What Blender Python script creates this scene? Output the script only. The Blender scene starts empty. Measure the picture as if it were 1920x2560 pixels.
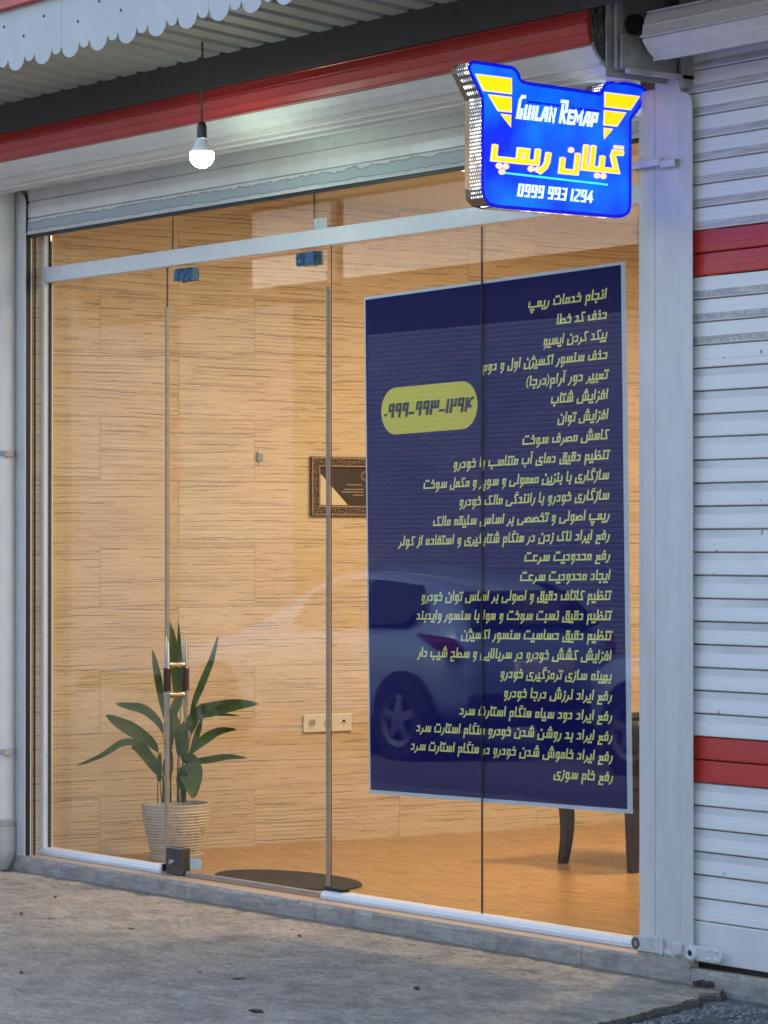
import bpy, bmesh, math, random
from mathutils import Vector, Matrix
random.seed(7)
S = bpy.context.scene
COL = S.collection
R = math.radians

# ------------------------------------------------------------------ camera
cam_d = bpy.data.cameras.new('Camera')
cam = bpy.data.objects.new('Camera', cam_d)
COL.objects.link(cam)
S.camera = cam
cam_d.sensor_fit = 'VERTICAL'
cam_d.sensor_height = 36.0
cam_d.lens = 36.0 * 7500 / 2560
cam_d.clip_end = 500
cam.location = (11.731, -7.099, 1.4)
AL = math.atan2(5760, 7500)
PI_ = math.atan2(80, 7500)
cam.rotation_euler = Vector((-math.cos(AL) * math.cos(PI_), math.sin(AL) * math.cos(PI_),
                             math.sin(PI_))).to_track_quat('-Z', 'Y').to_euler()

# ------------------------------------------------------------------ sky, sun, exposure
SUN_EL, SUN_AZ = 48, 12          # soft sun high behind the shop: the whole front is in open shade
W = bpy.data.worlds.new('World')
S.world = W
W.use_nodes = True
wn = W.node_tree
sky = wn.nodes.new('ShaderNodeTexSky')
sky.sky_type = 'NISHITA'
sky.sun_disc = False
sky.sun_elevation = R(SUN_EL)
sky.sun_rotation = R(SUN_AZ)
sky.air_density = 1.3
sky.dust_density = 3.0
sky.ozone_density = 1.0
wn.links.new(sky.outputs[0], wn.nodes['Background'].inputs[0])
wn.nodes['Background'].inputs[1].default_value = 0.14
sd = bpy.data.lights.new('sun', 'SUN')
sd.energy = 1.2
sd.angle = R(25)
sd.color = (1.0, 0.95, 0.87)
so = bpy.data.objects.new('sun', sd)
COL.objects.link(so)
sv = Vector((math.sin(R(SUN_AZ)) * math.cos(R(SUN_EL)), math.cos(R(SUN_AZ)) * math.cos(R(SUN_EL)), math.sin(R(SUN_EL))))
so.rotation_euler = (-sv).to_track_quat('-Z', 'Y').to_euler()
so.location = (0, 0, 12)
vs = S.view_settings
vs.view_transform = 'Standard'
vs.look = 'None'
vs.gamma = 1
vs.exposure = 2.15
vs.use_curve_mapping = False
S.cycles.use_denoising = True
S.cycles.max_bounces = 10
S.cycles.transparent_max_bounces = 24
S.cycles.sample_clamp_indirect = 6

# ------------------------------------------------------------------ mesh helpers
class MB:
    def __init__(s):
        s.v = []; s.f = []; s.m = []; s.mi = 0
    def add(s, vs, fs):
        o = len(s.v)
        s.v += [tuple(p) for p in vs]
        s.f += [tuple(o + i for i in f) for f in fs]
        s.m += [s.mi] * len(fs)
    def box(s, x0, x1, y0, y1, z0, z1):
        s.add([(x0, y0, z0), (x1, y0, z0), (x1, y1, z0), (x0, y1, z0), (x0, y0, z1), (x1, y0, z1), (x1, y1, z1), (x0, y1, z1)],
              [(0, 3, 2, 1), (4, 5, 6, 7), (0, 1, 5, 4), (1, 2, 6, 5), (2, 3, 7, 6), (3, 0, 4, 7)])
    def prism_x(s, prof, x0, x1, cap=True):
        n = len(prof)
        s.add([(x0, y, z) for y, z in prof] + [(x1, y, z) for y, z in prof],
              [(i, (i + 1) % n, n + (i + 1) % n, n + i) for i in range(n)] +
              ([tuple(range(n))[::-1], tuple(range(n, 2 * n))] if cap else []))
    def prism_y(s, prof, y0, y1):
        n = len(prof)
        s.add([(x, y0, z) for x, z in prof] + [(x, y1, z) for x, z in prof],
              [(i, (i + 1) % n, n + (i + 1) % n, n + i) for i in range(n)] + [tuple(range(n))[::-1], tuple(range(n, 2 * n))])
    def prism_z(s, prof, z0, z1):
        n = len(prof)
        s.add([(x, y, z0) for x, y in prof] + [(x, y, z1) for x, y in prof],
              [(i, (i + 1) % n, n + (i + 1) % n, n + i) for i in range(n)] + [tuple(range(n))[::-1], tuple(range(n, 2 * n))])
    def sheet_x(s, prof, x0, x1):
        n = len(prof)
        s.add([(x0, y, z) for y, z in prof] + [(x1, y, z) for y, z in prof],
              [(i, i + 1, n + i + 1, n + i) for i in range(n - 1)])
    def lathe(s, prof, c=(0, 0, 0), n=32, axis='z', cap=True):
        vs = []
        for r, h in prof:
            for k in range(n):
                a = 2 * math.pi * k / n
                p = (r * math.cos(a), r * math.sin(a), h)
                if axis == 'x': p = (h, r * math.cos(a), r * math.sin(a))
                if axis == 'y': p = (r * math.cos(a), h, r * math.sin(a))
                vs.append((p[0] + c[0], p[1] + c[1], p[2] + c[2]))
        fs = []
        for j in range(len(prof) - 1):
            for k in range(n):
                fs.append((j * n + k, j * n + (k + 1) % n, (j + 1) * n + (k + 1) % n, (j + 1) * n + k))
        if cap:
            fs.append(tuple(range(n))[::-1])
            fs.append(tuple(range((len(prof) - 1) * n, len(prof) * n)))
        s.add(vs, fs)
    def tube(s, pts, r, n=10):
        pts = [Vector(p) for p in pts]
        rs = r if isinstance(r, (list, tuple)) else [r] * len(pts)
        vs = []
        for i, p in enumerate(pts):
            d = (pts[min(i + 1, len(pts) - 1)] - pts[max(i - 1, 0)]).normalized()
            a = d.cross(Vector((0, 0, 1)))
            if a.length < 1e-3: a = d.cross(Vector((1, 0, 0)))
            a.normalize(); b = d.cross(a)
            for k in range(n):
                t = 2 * math.pi * k / n
                vs.append(p + (a * math.cos(t) + b * math.sin(t)) * rs[i])
        fs = [(j * n + k, j * n + (k + 1) % n, (j + 1) * n + (k + 1) % n, (j + 1) * n + k)
              for j in range(len(pts) - 1) for k in range(n)]
        fs += [tuple(range(n))[::-1], tuple(range((len(pts) - 1) * n, len(pts) * n))]
        s.add(vs, fs)
    def build(s, name, mats, parent=None, smooth=False, bevel=0, seg=2, fixn=True, loc=None, rot=None, angle=40):
        me = bpy.data.meshes.new(name)
        me.from_pydata(s.v, [], s.f)
        if not isinstance(mats, (list, tuple)): mats = [mats]
        for m in mats: me.materials.append(m)
        for p, mi in zip(me.polygons, s.m): p.material_index = mi
        if fixn:
            bm = bmesh.new(); bm.from_mesh(me)
            bmesh.ops.recalc_face_normals(bm, faces=bm.faces)
            bm.to_mesh(me); bm.free()
        if smooth:
            me.polygons.foreach_set('use_smooth', [True] * len(me.polygons))
            me.set_sharp_from_angle(angle=R(angle))
        me.update()
        o = bpy.data.objects.new(name, me)
        COL.objects.link(o)
        if loc: o.location = loc
        if rot: o.rotation_euler = rot
        if parent: o.parent = parent
        if bevel:
            b = o.modifiers.new('bevel', 'BEVEL')
            b.width = bevel; b.segments = seg; b.limit_method = 'ANGLE'; b.angle_limit = R(35)
        return o

def tag(o, label=None, cat=None, group=None, kind=None):
    if label: o['label'] = label
    if cat: o['category'] = cat
    if group: o['group'] = group
    if kind: o['kind'] = kind
    return o
def thing(name, label, cat, loc=(0, 0, 0), rot=(0, 0, 0), group=None):
    o = bpy.data.objects.new(name, None)
    COL.objects.link(o)
    o.location = loc; o.rotation_euler = rot; o.empty_display_size = .1
    return tag(o, label, cat, group)

# ------------------------------------------------------------------ material helpers
class NT:
    def __init__(s, name):
        s.m = bpy.data.materials.new(name); s.m.use_nodes = True
        s.t = s.m.node_tree; s.b = s.t.nodes['Principled BSDF']; s.out = s.t.nodes['Material Output']
    def n(s, typ, **kw):
        nd = s.t.nodes.new('ShaderNode' + typ)
        for k, v in kw.items():
            if k.startswith('i_'):
                key = k[2:]
                key = int(key) if key.isdigit() else key.replace('_', ' ')
                s.set(nd.inputs[key], v)
            else: setattr(nd, k, v)
        return nd
    def set(s, inp, v):
        if isinstance(v, bpy.types.NodeSocket): s.t.links.new(v, inp)
        else:
            if isinstance(v, (tuple, list)) and len(v) == 3 and inp.type == 'RGBA': v = (*v, 1)
            inp.default_value = v
    def coord(s, kind='Object', scale=(1, 1, 1), loc=(0, 0, 0)):
        tc = s.n('TexCoord')
        mp = s.n('Mapping'); s.t.links.new(tc.outputs[kind], mp.inputs[0])
        mp.inputs['Scale'].default_value = scale; mp.inputs['Location'].default_value = loc
        return mp.outputs[0]
    def noise(s, vec, scale=5, detail=4, rough=.55, dist=0):
        nd = s.n('TexNoise', i_Vector=vec, i_Scale=scale, i_Detail=detail, i_Roughness=rough, i_Distortion=dist)
        return nd.outputs['Fac']
    def ramp(s, fac, stops, interp='LINEAR'):
        nd = s.n('ValToRGB'); cr = nd.color_ramp; cr.interpolation = interp
        while len(cr.elements) < len(stops): cr.elements.new(.5)
        for e, (p, c) in zip(cr.elements, stops):
            e.position = p
            e.color = (c, c, c, 1) if not isinstance(c, (tuple, list)) else (*c, 1)
        s.set(nd.inputs[0], fac)
        return nd.outputs[0]
    def mix(s, fac, a, b, mode='MIX'):
        nd = s.n('Mix', data_type='RGBA', blend_type=mode)
        s.set(nd.inputs[0], fac); s.set(nd.inputs[6], a); s.set(nd.inputs[7], b)
        return nd.outputs[2]
    def math(s, op, a, b=0.0, c=None):
        nd = s.n('Math', operation=op); s.set(nd.inputs[0], a); s.set(nd.inputs[1], b)
        if c is not None: s.set(nd.inputs[2], c)
        return nd.outputs[0]
    def sep(s, vec):
        nd = s.n('SeparateXYZ'); s.set(nd.inputs[0], vec); return nd.outputs
    def bump(s, h, strength=.3, dist=.01, normal=None):
        nd = s.n('Bump', i_Height=h, i_Strength=strength, i_Distance=dist)
        if normal is not None: s.set(nd.inputs['Normal'], normal)
        return nd.outputs[0]
    def P(s, **kw):
        for k, v in kw.items(): s.set(s.b.inputs[k.replace('_', ' ')], v)
        return s.m

def paint(name, col, rough=.38, dirt=.25, dcol=(.22, .2, .17), scale=3.0, spec=.5, streak=1.0, metal=0.0, bump=.05):
    t = NT(name)
    v = t.coord(scale=(1, 1, streak))
    n1 = t.noise(v, scale, 6, .6)
    n2 = t.noise(v, scale * 9, 4, .6)
    f = t.ramp(n1, [(.42, 0.0), (.78, dirt)])
    c = t.mix(f, col, dcol)
    c = t.mix(t.ramp(n2, [(.35, 0.0), (.75, dirt * .35)]), c, dcol)
    rg = t.ramp(n1, [(.3, rough * .8), (.8, min(1, rough * 1.5))])
    bm = t.bump(n2, bump, .004)
    return t.P(Base_Color=c, Roughness=rg, Metallic=metal, Normal=bm, Specular_IOR_Level=spec)

def plain(name, col, rough=.5, metal=0.0, spec=.5, var=.12, scale=25):
    t = NT(name)
    n1 = t.noise(t.coord(), scale, 4)
    c2 = tuple(c * (1 - var * 2) for c in col)
    return t.P(Base_Color=t.mix(t.ramp(n1, [(.3, 0.0), (.75, 1.0)]), col, c2), Roughness=rough, Metallic=metal, Specular_IOR_Level=spec)

M = {}
M['white'] = paint('white_paint', (.74, .735, .72), .40, .32, scale=2.2, streak=.35, spec=.35)
M['pillar'] = paint('pillar_paint', (.64, .635, .625), .42, .38, scale=3.0, streak=.2)
M['slat'] = None
M['red'] = paint('red_paint', (.54, .040, .032), .33, .25, (.16, .05, .05), scale=4)
M['alu'] = paint('white_aluminium', (.72, .73, .74), .3, .12, scale=5)
M['rubber'] = plain('black_rubber', (.012, .012, .014), .55)
M['dark'] = plain('dark_steel', (.045, .045, .045), .6)
M['cavity'] = plain('shade_dark_lintel', (.03, .03, .032), .85)  # near-black colour stands in for the shade above the roll
M['steel'] = plain('worn_steel', (.46, .46, .44), .5, .0, scale=12, var=.25)
M['chrome'] = plain('chrome', (.7, .7, .7), .12, 1.0, var=.05)
M['brass'] = plain('polished_brass', (.55, .52, .42), .2, 1.0, var=.05)
M['darkwood'] = plain('dark_red_wood', (.07, .018, .012), .4, scale=60, var=.3)
M['bluefilm'] = plain('blue_film', (.012, .12, .28), .3, scale=18, var=.3)
M['sticker'] = plain('pale_sticker', (.55, .62, .6), .6)
M['seal'] = plain('grey_seal', (.33, .28, .25), .3)
M['leather'] = plain('black_leather', (.018, .015, .013), .38, scale=40)
M['cord'] = plain('twisted_cord', (.12, .115, .11), .7, scale=80)
M['plastic'] = plain('ivory_plastic', (.62, .58, .5), .4, var=.03)
M['mat'] = plain('brown_coir', (.03, .022, .016), .95, scale=180, var=.4)
M['soil'] = plain('soil', (.03, .02, .014), .95, scale=60)
M['offwhite'] = plain('off_white_plaster', (.6, .56, .48), .85, var=.05, scale=6)

def glass_mat():
    t = NT('clear_glass')
    geo = t.n('NewGeometry')
    dt = t.n('VectorMath', operation='DOT_PRODUCT')
    t.t.links.new(geo.outputs['Normal'], dt.inputs[0]); t.t.links.new(geo.outputs['Incoming'], dt.inputs[1])
    c = t.math('ABSOLUTE', dt.outputs['Value'])
    k = t.math('POWER', t.math('SUBTRACT', 1.0, c), 5.0)
    f = t.math('MULTIPLY_ADD', k, .955, .045)
    tr = t.n('BsdfTransparent'); tr.inputs[0].default_value = (.972, .985, .975, 1)
    v = t.coord(scale=(1, 1, 1))
    gl = t.n('BsdfGlossy'); gl.inputs['Roughness'].default_value = 0.0
    mx = t.n('MixShader'); t.set(mx.inputs[0], f)
    t.t.links.new(tr.outputs[0], mx.inputs[1]); t.t.links.new(gl.outputs[0], mx.inputs[2])
    t.t.links.new(mx.outputs[0], t.out.inputs[0])
    t.t.nodes.remove(t.b)
    return t.m
M['glass'] = glass_mat()
M['glass_edge'] = plain('glass_edge', (.05, .075, .06), .2, var=.05)

# ================================================================== SETTING
# ---- interior tiled wall (skewed about five degrees to the glass front)
WANG = R(85)
WO = Vector((-.03, 0, 0))
WD = Vector((math.sin(R(5)), math.cos(R(5)), 0))      # into the shop
WN = Vector((math.cos(R(5)), -math.sin(R(5)), 0))     # off the wall, into the room
def wallp(s, z, off=0.0): return WO + WD * s + WN * off + Vector((0, 0, z))

def tile_mat():
    t = NT('travertine_wood_tile')
    tc = t.n('TexCoord'); x, y, z = t.sep(tc.outputs['Object'])
    def vec(ax, az, ox=0.0):
        cb = t.n('CombineXYZ')
        t.set(cb.inputs[0], t.math('MULTIPLY_ADD', x, ax, ox)); t.set(cb.inputs[2], t.math('MULTIPLY', z, az))
        return cb.outputs[0]
    cb = t.n('CombineXYZ')
    t.set(cb.inputs[0], t.math('SUBTRACT', x, .2695)); t.set(cb.inputs[1], t.math('ADD', z, .345))
    br = t.n('TexBrick', i_Vector=cb.outputs[0], i_Scale=1.0, i_Mortar_Size=.0016, i_Mortar_Smooth=.1, i_Bias=0.0, i_Brick_Width=.819, i_Row_Height=.2915)
    br.offset = .5; br.offset_frequency = 2
    br.inputs['Color1'].default_value = (0, 0, 0, 1); br.inputs['Color2'].default_value = (1, 1, 1, 1); br.inputs['Mortar'].default_value = (.5, .5, .5, 1)
    tone = br.outputs['Color']; mort = br.outputs['Fac']
    shift = t.math('MULTIPLY', tone, 7.0)
    def nz(ax, az, sc, det, ro, dist=0.0):
        cb2 = t.n('CombineXYZ')
        t.set(cb2.inputs[0], t.math('MULTIPLY_ADD', x, ax, shift)); t.set(cb2.inputs[1], t.math('MULTIPLY', shift, .37)); t.set(cb2.inputs[2], t.math('MULTIPLY_ADD', z, az, shift))
        return t.noise(cb2.outputs[0], sc, det, ro, dist)
    broad = nz(.9, 9, 1.6, 3, .5, .3)
    fine = nz(3.2, 34, 2.0, 6, .62, .5)
    vfine = nz(9, 60, 3.5, 4, .6)
    crackn = nz(.42, 11, 2.4, 6, .52, .25); crackn2 = nz(.9, 26, 2.2, 6, .55, .35)
    # long thin crack lines: ridge of a stretched noise
    ridge = t.math('ABSOLUTE', t.math('SUBTRACT', crackn, .5))
    crack = t.ramp(ridge, [(.0, 1.0), (.005, .8), (.013, 0.0)])
    ridge2 = t.math('ABSOLUTE', t.math('SUBTRACT', crackn2, .5))
    crack2 = t.ramp(ridge2, [(.0, .6), (.008, .45), (.02, 0.0)])
    gate = t.ramp(nz(1.2, 5, 1.5, 3, .6), [(.38, .15), (.5, 1.0)])
    gate2 = t.ramp(nz(1.6, 7, 1.9, 3, .6), [(.42, .0), (.56, 1.0)])
    def lines(sp, amp, seed, w, g_):
        zz = t.math('ADD', t.math('MULTIPLY_ADD', z, 1.0, t.math('MULTIPLY', nz(.5, 1.6, 1.3, 2, .5), amp * .55)), t.math('MULTIPLY', nz(7, 9, 3.0, 5, .68), .016))
        zz = t.math('MULTIPLY_ADD', tone, seed, zz)
        d_ = t.math('MULTIPLY', t.math('ABSOLUTE', t.math('SUBTRACT', t.math('FRACT', t.math('DIVIDE', zz, sp)), .5)), sp)
        return t.math('MULTIPLY', t.ramp(d_, [(0.0, 1.0), (w * .5, .8), (w, 0.0)]), g_)
    ga = t.ramp(nz(1.6, 5, 1.7, 4, .62), [(.44, 0.0), (.56, 1.0)]); gb = t.ramp(nz(2.2, 9, 2.3, 4, .62), [(.46, 0.0), (.6, 1.0)])
    crack = t.math('MAXIMUM', t.math('MAXIMUM', lines(.083, .16, .7, .0022, ga), lines(.037, .12, .31, .0017, gb)), t.math('MULTIPLY', lines(.0193, .10, .17, .0014, ga), .5))
    pits = t.ramp(vfine, [(.62, 0.0), (.74, .8)])
    pits = t.math('MULTIPLY', pits, t.ramp(fine, [(.5, 0.0), (.68, 1.0)]))
    base = t.mix(t.ramp(broad, [(.3, 0.0), (.7, 1.0)]), (.60, .485, .345), (.50, .365, .22))
    base = t.mix(t.ramp(fine, [(.36, 0.0), (.64, .75)]), base, (.62, .52, .39))
    base = t.mix(t.ramp(nz(2.2, 30, 2.3, 7, .7, .3), [(.46, 0.0), (.62, .30)]), base, (.40, .30, .185))
    base = t.mix(t.math('MULTIPLY', tone, .3), base, (.48, .335, .18))
    base = t.mix(t.math('MULTIPLY', pits, .16), base, (.16, .10, .055))
    base = t.mix(t.math('MULTIPLY', crack, .72), base, (.12, .075, .042))
    base = t.mix(t.math('MULTIPLY', mort, .55), base, (.19, .13, .08))
    h = t.math('SUBTRACT', t.math('MULTIPLY', fine, .35), t.math('ADD', crack, t.math('ADD', t.math('MULTIPLY', pits, .6), t.math('MULTIPLY', mort, .8))))
    return t.P(Base_Color=base, Roughness=.48, Normal=t.bump(h, .5, .003))
M['tile'] = tile_mat()

shop = thing('shop_building', 'small shop with beige stone tile walls lit warm inside, behind the glass front', 'shop', (0, .5, 0))
mb = MB(); mb.box(-.105, 6.6, 0, .12, -.3, 3.4)
o = mb.build('tiled_wall', M['tile'], None, loc=WO, rot=(0, 0, WANG))
o.parent = shop; o.location = WO - Vector((0, .5, 0))
def sp(name, mb, mat, **k):
    o = mb.build(name, mat, None, **k); o.parent = shop; o.location = (0, -.5, 0); return o
mb = MB(); mb.box(-1.2, 4.6, 6.3, 6.45, -.3, 3.4); sp('back_wall', mb, M['offwhite'])
mb = MB(); mb.box(4.32, 4.45, .02, 6.3, -.3, 3.4); sp('side_wall', mb, M['offwhite'])
mb = MB(); mb.box(-.2, 4.31, .02, 6.29, 3.05, 3.2); sp('ceiling', mb, M['offwhite'])
mb = MB(); mb.box(-.028, 4.2, .012, .1, 2.86, 3.04); sp('inner_lintel', mb, M['offwhite'])
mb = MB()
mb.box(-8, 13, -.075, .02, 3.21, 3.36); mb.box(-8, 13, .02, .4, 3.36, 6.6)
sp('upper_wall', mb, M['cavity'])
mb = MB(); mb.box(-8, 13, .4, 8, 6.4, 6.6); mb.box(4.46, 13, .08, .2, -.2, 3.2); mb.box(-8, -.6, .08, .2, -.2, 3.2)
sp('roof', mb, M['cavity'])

def floor_mat():
    t = NT('wood_look_floor')
    v = t.coord(scale=(1.2, 14, 1)); v2 = t.coord(scale=(1.6, 17, 1))
    a = t.noise(v, 2.0, 6, .6, .4); b = t.noise(v2, 3.0, 5, .6, .5)
    c = t.mix(t.ramp(a, [(.3, 0.0), (.7, 1.0)]), (.42, .25, .105), (.34, .185, .07))
    c = t.mix(t.ramp(b, [(.50, 0.0), (.62, .7)]), c, (.20, .10, .04))
    return t.P(Base_Color=c, Roughness=t.ramp(b, [(.3, .22), (.8, .4)]), Normal=t.bump(b, .15, .002))
mb = MB(); mb.box(-.6, 4.3, .02, 6.28, -.2, -.03)
tag(mb.build('floor', floor_mat()), kind='structure')

# ---- doorstep of stone tile
def step_mat():
    t = NT('doorstep_stone')
    v = t.coord(scale=(2.5, 8, 16)); n = t.noise(v, 4, 8, .72, .4)
    g = t.noise(t.coord(), 11, 6, .7)
    c = t.mix(t.ramp(n, [(.35, 0.0), (.7, 1.0)]), (.44, .40, .345), (.23, .215, .195))
    c = t.mix(t.ramp(g, [(.48, 0.0), (.7, .65)]), c, (.14, .13, .12))
    return t.P(Base_Color=c, Roughness=.7, Normal=t.bump(n, .5, .004))
def steptop_mat():
    t = NT('doorstep_top_tile')
    v = t.coord(scale=(3, 20, 5)); n = t.noise(v, 3, 6, .65, .4)
    return t.P(Base_Color=t.mix(t.ramp(n, [(.3, 0.0), (.75, 1.0)]), (.52, .37, .26), (.40, .28, .19)), Roughness=.45, Normal=t.bump(n, .2, .002))
st = thing('doorstep', 'low stone tile doorstep running under the glass front and the shutters', 'doorstep', (1, -.06, -.1))
sm, stt = step_mat(), steptop_mat()
rr = random.Random(3)
mb = MB(); x = -.62; joints = []
for w in [.50, .43, .98, .92, .98, .60, .5, .55, .9, .9, .9]:
    jz = rr.uniform(-.002, .002)
    # slightly worn upper edge
    n = 8
    for i in range(n):
        xa = x + .0015 + (w - .003) * i / n; xb = x + .0015 + (w - .003) * (i + 1) / n
        e0 = rr.uniform(0, .004) if rr.random() < .6 else rr.uniform(.004, .012)
        right = x > 3.9
        top = -.011 + jz - (.012 if right else 0)
        mb.prism_x([(-.128, -.2), (-.128, top - .004 - e0), (-.128 + .003 + e0 * .7, top), (-.116, top), (-.116, -.2)], xa, xb)
    x += w
o = mb.build('riser', sm, st); o.location = (-1, .06, .1)
mb = MB(); mb.box(-.62, 4.06, -.1155, .018, -.2, -.0095); mb.box(4.06, 8, -.1155, .07, -.2, -.026)
o = mb.build('tread', stt, st); o.location = (-1, .06, .1)

# ---- pavement apron (broken at its right corner), lower ground and road
def concrete_mat(name, warm, cool, dark, bs=.7, zone=False):
    t = NT(name)
    v = t.coord()
    big = t.noise(t.coord(scale=(.7, 1.1, 1)), .9, 4, .6, .5)
    mid = t.noise(v, 6, 6, .65, .3)
    fin = t.noise(v, 45, 6, .7)
    gr = t.noise(v, 160, 3, .7)
    if zone:      # warm tone by the door, cooler and darker outward across the apron
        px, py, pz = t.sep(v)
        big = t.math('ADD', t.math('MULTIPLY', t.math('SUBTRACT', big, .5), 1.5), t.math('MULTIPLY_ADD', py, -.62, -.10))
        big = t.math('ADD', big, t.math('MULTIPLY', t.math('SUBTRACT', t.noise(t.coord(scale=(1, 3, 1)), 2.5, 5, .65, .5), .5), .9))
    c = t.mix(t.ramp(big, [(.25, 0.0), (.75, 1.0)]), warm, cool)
    if zone:
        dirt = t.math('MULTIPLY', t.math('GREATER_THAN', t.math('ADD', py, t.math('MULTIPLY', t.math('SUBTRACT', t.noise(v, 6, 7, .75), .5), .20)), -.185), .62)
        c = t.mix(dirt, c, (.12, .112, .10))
    stk = t.noise(t.coord(scale=(2.2, 9, 1)), 3.5, 6, .68, .6)
    c = t.mix(t.ramp(stk, [(.5, 0.0), (.72, .65)]), c, dark)
    c = t.mix(t.ramp(stk, [(.28, .4), (.42, 0.0)]), c, (.5, .47, .43) if zone else cool)
    c = t.mix(t.ramp(mid, [(.42, 0.0), (.75, .75)]), c, dark)
    c = t.mix(t.ramp(fin, [(.48, 0.0), (.7, .7)]), c, dark)
    c = t.mix(t.ramp(fin, [(.28, .5), (.44, 0.0)]), c, (.52, .5, .46) if zone else (.3, .3, .29))
    vo = t.n('TexVoronoi', feature='DISTANCE_TO_EDGE', i_Vector=t.mix(.12, v, t.n('TexNoise', i_Vector=v, i_Scale=3.0, i_Detail=5.0).outputs['Color']), i_Scale=.9)
    cr = t.ramp(vo.outputs['Distance'], [(.0, 1.0), (.006, .6), (.014, 0.0)])
    cr = t.math('MULTIPLY', cr, t.ramp(t.noise(v, 1.7, 3), [(.6, 0.0), (.7, .6)]))
    c = t.mix(cr, c, (.03, .028, .026))
    hole = t.ramp(t.noise(t.coord(scale=(1, 2.2, 1)), 9, 3, .5), [(.70, 0.0), (.76, .8)])
    c = t.mix(hole, c, (.05, .045, .04))
    h = t.math('ADD', t.math('MULTIPLY', t.math('ADD', mid, stk), 1.2), t.math('ADD', t.math('MULTIPLY', fin, .7), t.math('MULTIPLY', gr, .25)))
    h = t.math('SUBTRACT', h, t.math('ADD', cr, hole))
    return t.P(Base_Color=c, Roughness=.88, Normal=t.bump(h, bs, .02), Specular_IOR_Level=.3)
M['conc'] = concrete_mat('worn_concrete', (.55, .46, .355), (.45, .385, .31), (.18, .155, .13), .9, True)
M['asph'] = concrete_mat('broken_asphalt', (.24, .232, .222), (.18, .177, .172), (.08, .078, .076), 1.0)

edge = [(4.50, -.128), (4.535, -.16), (4.57, -.205), (4.545, -.27), (4.60, -.33), (4.62, -.42), (4.655, -.5), (4.66, -.58), (4.70, -.68), (4.745, -.8), (4.76, -.9), (4.83, -1.05), (4.86, -1.25), (4.95, -1.5), (5.1, -1.9), (5.3, -2.6), (5.6, -3.6), (5.6, -4.4)]
er = random.Random(5)
pts = []
for a, b in zip(edge[:-1], edge[1:]):
    for k in range(7):
        u = k / 7
        pts.append((a[0] + (b[0] - a[0]) * u + er.uniform(-.008, .008), a[1] + (b[1] - a[1]) * u + er.uniform(-.006, .006)))
pts.append(edge[-1])
mb = MB()
ys = [-.1285, -.25, -.4, -.6, -.85, -1.1, -1.4, -1.8, -2.4, -3.2, -4.4]
from mathutils import noise as mnoise
def gz(x, y):
    b = -.078 - .006 * (abs(y) - .13) + .006 * math.sin(x * 2.3 + y * 1.7) * min(1, (abs(y) - .12) * 2)
    if -.8 < x < 5.3 and y > -2.6:
        k = min(1, (abs(y) - .128) * 12)
        b += k * (.006 * mnoise.noise((x * 5, y * 7, 1.3)) + .005 * mnoise.noise((x * 17, y * 20, 4.1)) + 0.0040 * mnoise.noise((x * 48, y * 52, 7.7)) + .0022 * mnoise.noise((x * 110, y * 110, 2.2)))
        h_ = mnoise.noise((x * 6, y * 9, 9.9))
        if h_ > .52: b -= (h_ - .52) * .06 * k
    return b
# grid strips left of the broken edge
def ex(y):
    for a, b in zip(pts[:-1], pts[1:]):
        if (a[1] - y) * (b[1] - y) <= 0 and a[1] != b[1]:
            return a[0] + (b[0] - a[0]) * (y - a[1]) / (b[1] - a[1])
    return pts[-1][0]
yy = [-.1285 - .0115 * k for k in range(205)] + [-2.55, -2.8, -3.2, -3.8, -4.398]
xs = [-14, -8, -4, -2, -1] + [k * .0125 - .8 for k in range(487)]
rows = []
for y in yy:
    e = ex(y) if y > -4.39 else 5.6
    if y > -.13: e = 4.5
    # chips along the edge
    row = [(x if x < e - .05 else e, y, gz(x, y)) for x in xs]
    row.append((e, y, gz(e, y) - .004)); row.append((e + .012, y, gz(e, y) - .012)); row.append((e + .016, y, -.2))
    rows.append(row)
vsx = [p for r_ in rows for p in r_]; nn = len(rows[0])
mb.add(vsx, [(j * nn + i, j * nn + i + 1, (j + 1) * nn + i + 1, (j + 1) * nn + i) for j in range(len(rows) - 1) for i in range(nn - 1)])
mb.m = [1 if (k % (nn - 1)) >= nn - 3 else 0 for k in range(len(mb.f))]
o = mb.build('pavement', [M['conc'], plain('shaded_edge_concrete', (.10, .095, .088), .95, scale=60, var=.4)], smooth=True, angle=35); tag(o, kind='structure')  # side faces carry the edge shade as a darker colour
mb = MB()
gx = [-60, -30, -15, -8, -4, 0, 3] + [3.6 + .05 * k for k in range(60)] + [8, 14, 30, 60]
gy = [-.129, -.16] + [-.2 - .06 * k for k in range(50)] + [-4, -5, -6, -8, -10, -14, -40, -60]
er = random.Random(11)
def lz(x, y):
    b = -.104 - max(0, min(1, (-y - 1) / 5)) * .06
    if 3.55 < x < 6.6 and -3.1 < y < -.18:
        b += er.uniform(-.006, .006)
        if x > 4.6: b -= .012 * min(1, (x - 4.6) * 3) * (1 if y < -.3 else .3)
    return b
vsx = [(x, y, lz(x, y)) for y in gy for x in gx]; nn = len(gx)
mb.add(vsx, [(j * nn + i, j * nn + i + 1, (j + 1) * nn + i + 1, (j + 1) * nn + i) for j in range(len(gy) - 1) for i in range(nn - 1)])
tag(mb.build('road', M['asph'], smooth=True, angle=60), kind='structure')
mb = MB()
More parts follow.
